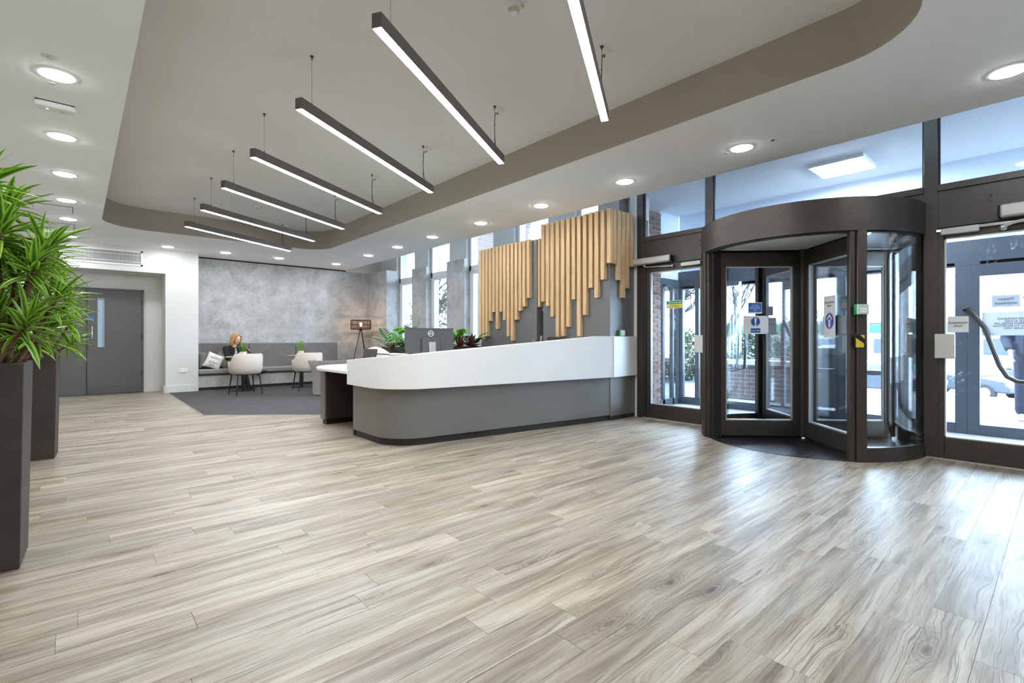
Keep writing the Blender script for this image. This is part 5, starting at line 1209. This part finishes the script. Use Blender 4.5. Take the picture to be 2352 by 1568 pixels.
# cars
def car(x, y, rz, m, label):
    t = thing('car', label, 'car', (x, y, gz(x)), rz, 'cars in the car park')
    # side profile (length along x), extruded with tumblehome
    lo = [(-2.1, .35), (-2.15, .6), (-2.0, .82), (-1.2, .93), (-.1, .97), (1.5, .98), (2.0, .92), (2.15, .7), (2.1, .35)]
    up = [(-1.15, .93), (-.45, 1.38), (.2, 1.47), (1.1, 1.44), (1.75, .98)]
    def ext(pr, w0, w1, zt):
        n = len(pr); vs_ = []
        for s in (-1, 1):
            for px, pz in pr: k = (pz-pr[0][1])/max(.01, zt-pr[0][1]); vs_.append((px, s*(w0+(w1-w0)*k), pz))
        return MB().add(vs_, [tuple(range(n-1, -1, -1)), tuple(range(n, 2*n))]+[(i, (i+1) % n, n+(i+1) % n, n+i) for i in range(n)])
    part(t, 'body', ext(lo, .86, .84, 1.0), m, bev=.06); part(t, 'cabin', ext(up, .78, .6, 1.47), m, bev=.05)
    gl = [(-1.02, .97), (-.42, 1.34), (.2, 1.42), (1.02, 1.39), (1.55, .99)]; part(t, 'side_windows', ext(gl, .79, .625, 1.42), 'carglass')
    part(t, 'windscreen', MB().add([(-1.14, -.68, .96), (-1.14, .68, .96), (-.5, .56, 1.365), (-.5, -.56, 1.365)], [(0, 1, 2, 3)]), 'carglass')
    for sx in (-1.35, 1.35):
        for sy in (-1, 1):
            w = part(t, 'wheel', MB().tube([(sx, sy*.7, .32), (sx, sy*.885, .32)], .32, 24), 'tyre'); part(w, 'hubcap', MB().tube([(sx, sy*.88, .32), (sx, sy*.895, .32)], .2, 16), 'alu')
    for sy in (-1, 1): part(t, 'headlamp', MB().box(-2.13, -2.0, sy*.72-.14, sy*.72+.14, .62, .76), 'white', bev=.03); part(t, 'mirror', MB().box(-.85, -.7, sy*.93-.07, sy*.93+.07, .95, 1.07), m, bev=.03)
    part(t, 'number_plate', MB().box(-2.17, -2.14, -.26, .26, .45, .56), 'white'); part(t, 'grille', MB().box(-2.165, -2.12, -.45, .45, .58, .7), 'tyre'); return t
car(27.6, 2.9, R(62), 'carsilver', 'silver car parked nearest, behind the automatic door sign'); car(33.6, 1.6, R(40), 'cardark', 'slate grey car parked behind the silver one')
car(30.5, 8.6, R(10), 'carwhite', 'white car beyond the shrubs seen through the revolving door'); car(25.5, 5.4, R(75), 'carsilver', 'pale car seen beside the revolving door post')
# far building with green bands
fb = thing('far_building', 'long white building with green bands and a row of windows', 'building', (47, 6, -1.3))
part(fb, 'walls', MB().box(44, 50, -6, 22, -1.3, 2.3), 'bldwhite', True)
for z in (-1.0, 1.6): part(fb, 'green_band', MB().box(43.9, 44, -6, 22, z, z+.5), 'bldgreen', True)
for k in range(14):
    for z in (.1,): part(fb, 'window', MB().box(43.93, 44, -5.6+k*1.95, -4.2+k*1.95, z, z+1.0), 'bldglass', True)
part(fb, 'roof_band', MB().box(43.8, 50, -6.2, 22.2, 2.25, 2.5), 'bldwhite', True)
lpst = thing('lamp_post', 'slim lamp post before the far building', 'lamp post', (34, 7.6, -1.3)); part(lpst, 'pole', MB().tube([(0, 0, 0), (0, 0, 6)], .07, 10), 'kick'); part(lpst, 'arm', MB().tube([(0, 0, 6), (-.3, .4, 6.1)], .05, 8), 'kick'); part(lpst, 'lantern', MB().box(-.5, -.1, .2, .7, 6.02, 6.16), 'greyplastic')
# bare trees
def bare_tree(x, y, h, seed, label, spread=.55):
    rr = random.Random(seed); t = thing('bare_tree', label, 'tree', (x, y, gz(x)), 0, 'bare winter trees outside'); tw = MB(); tk = MB()
    def grow(p, d, L, r, lv):
        q = p+d*L; m_ = (p+q)/2+Vector((rr.uniform(-1, 1), rr.uniform(-1, 1), rr.uniform(-1, 1)))*L*.06
        (tk if lv < 2 else tw).tube([p, m_, q], [r, r*.85, r*.68], 7 if lv < 2 else 4, lv < 2)
        if lv >= 5: return
        for k in range(rr.choice((2, 3, 3)) if lv < 4 else 2):
            ax = Vector((rr.uniform(-1, 1), rr.uniform(-1, 1), rr.uniform(-.3, .6))); nd = (d+ax*spread).normalized(); grow(p+(q-p)*rr.uniform(.6, 1), nd, L*rr.uniform(.6, .8), r*.6, lv+1)
    grow(Vector((0, 0, 0)), Vector((0, 0, 1)), h*.28, h*.018, 0); grow(Vector((0, 0, h*.2)), Vector((.3, -.3, 1)).normalized(), h*.2, h*.011, 1)
    part(t, 'trunk', tk, 'barkout'); o = part(t, 'twigs', tw, 'barkout'); o['kind'] = 'stuff'; return t
bare_tree(16, 7.6, 6.5, 4, 'large bare tree seen through the middle of the revolving door'); bare_tree(13.5, 8.6, 5.5, 9, 'bare tree seen through the left wing of the revolving door', .7); bare_tree(18, 12.5, 7, 12, 'bare tree seen through the fire exit door'); bare_tree(36, 11.5, 7, 15, 'distant bare tree right of the revolving door'); bare_tree(12.5, 20, 7, 21, 'bare tree outside the narrow windows'); bare_tree(11, 15.5, 6, 23, 'nearer bare tree outside the narrow windows')
def shrub(x, y, rx, rz, n, label, seed, m='hedge'):
    rr = random.Random(seed); mb = MB(); t = thing('shrub', label, 'shrub', (x, y, gz(x)), 0, 'shrubs outside')
    for k in range(n):
        v = Vector((rr.gauss(0, 1), rr.gauss(0, 1), rr.gauss(0, 1))).normalized()*rr.uniform(.6, 1); p = Vector((v.x*rx, v.y*rx, max(.03, rz+v.z*rz)))
        a = Vector((rr.uniform(-1, 1), rr.uniform(-1, 1), rr.uniform(-1, 1))).normalized(); c = a.cross(Vector((.3, .5, .8))).normalized(); s = rr.uniform(.04, .09); mb.add([p-a*s, p+c*s*.5, p+a*s, p-c*s*.5], [(0, 1, 2, 3)])
    o = link('foliage', mb.mesh('foliage', smooth=0), m, t); o['kind'] = 'stuff'; part(t, 'stems', MB().tube([(0, 0, 0), (0, 0, rz)], .05, 6).tube([(0, 0, .1), (rx*.4, rx*.3, rz)], .03, 6).tube([(0, 0, .1), (-rx*.4, rx*.2, rz)], .03, 6), 'barkout'); return t
shrub(14.8, 5.9, .9, .95, 2600, 'round leafy shrub seen through the right wing of the revolving door', 1); shrub(12.2, 6.9, 1.2, .7, 2600, 'wide low shrub behind the brick garden wall', 2); shrub(22, 11.5, 2.4, .9, 3600, 'long hedge-like shrub beyond the road', 3); shrub(13.6, 4.0, .5, .4, 1200, 'small low shrub before the car park', 4); shrub(12, 10.5, 1.3, 1.2, 2600, 'shrub seen through the fire exit door', 6); shrub(9.5, 14.5, 1.3, 1.5, 2400, 'shrub outside the narrow windows', 7)
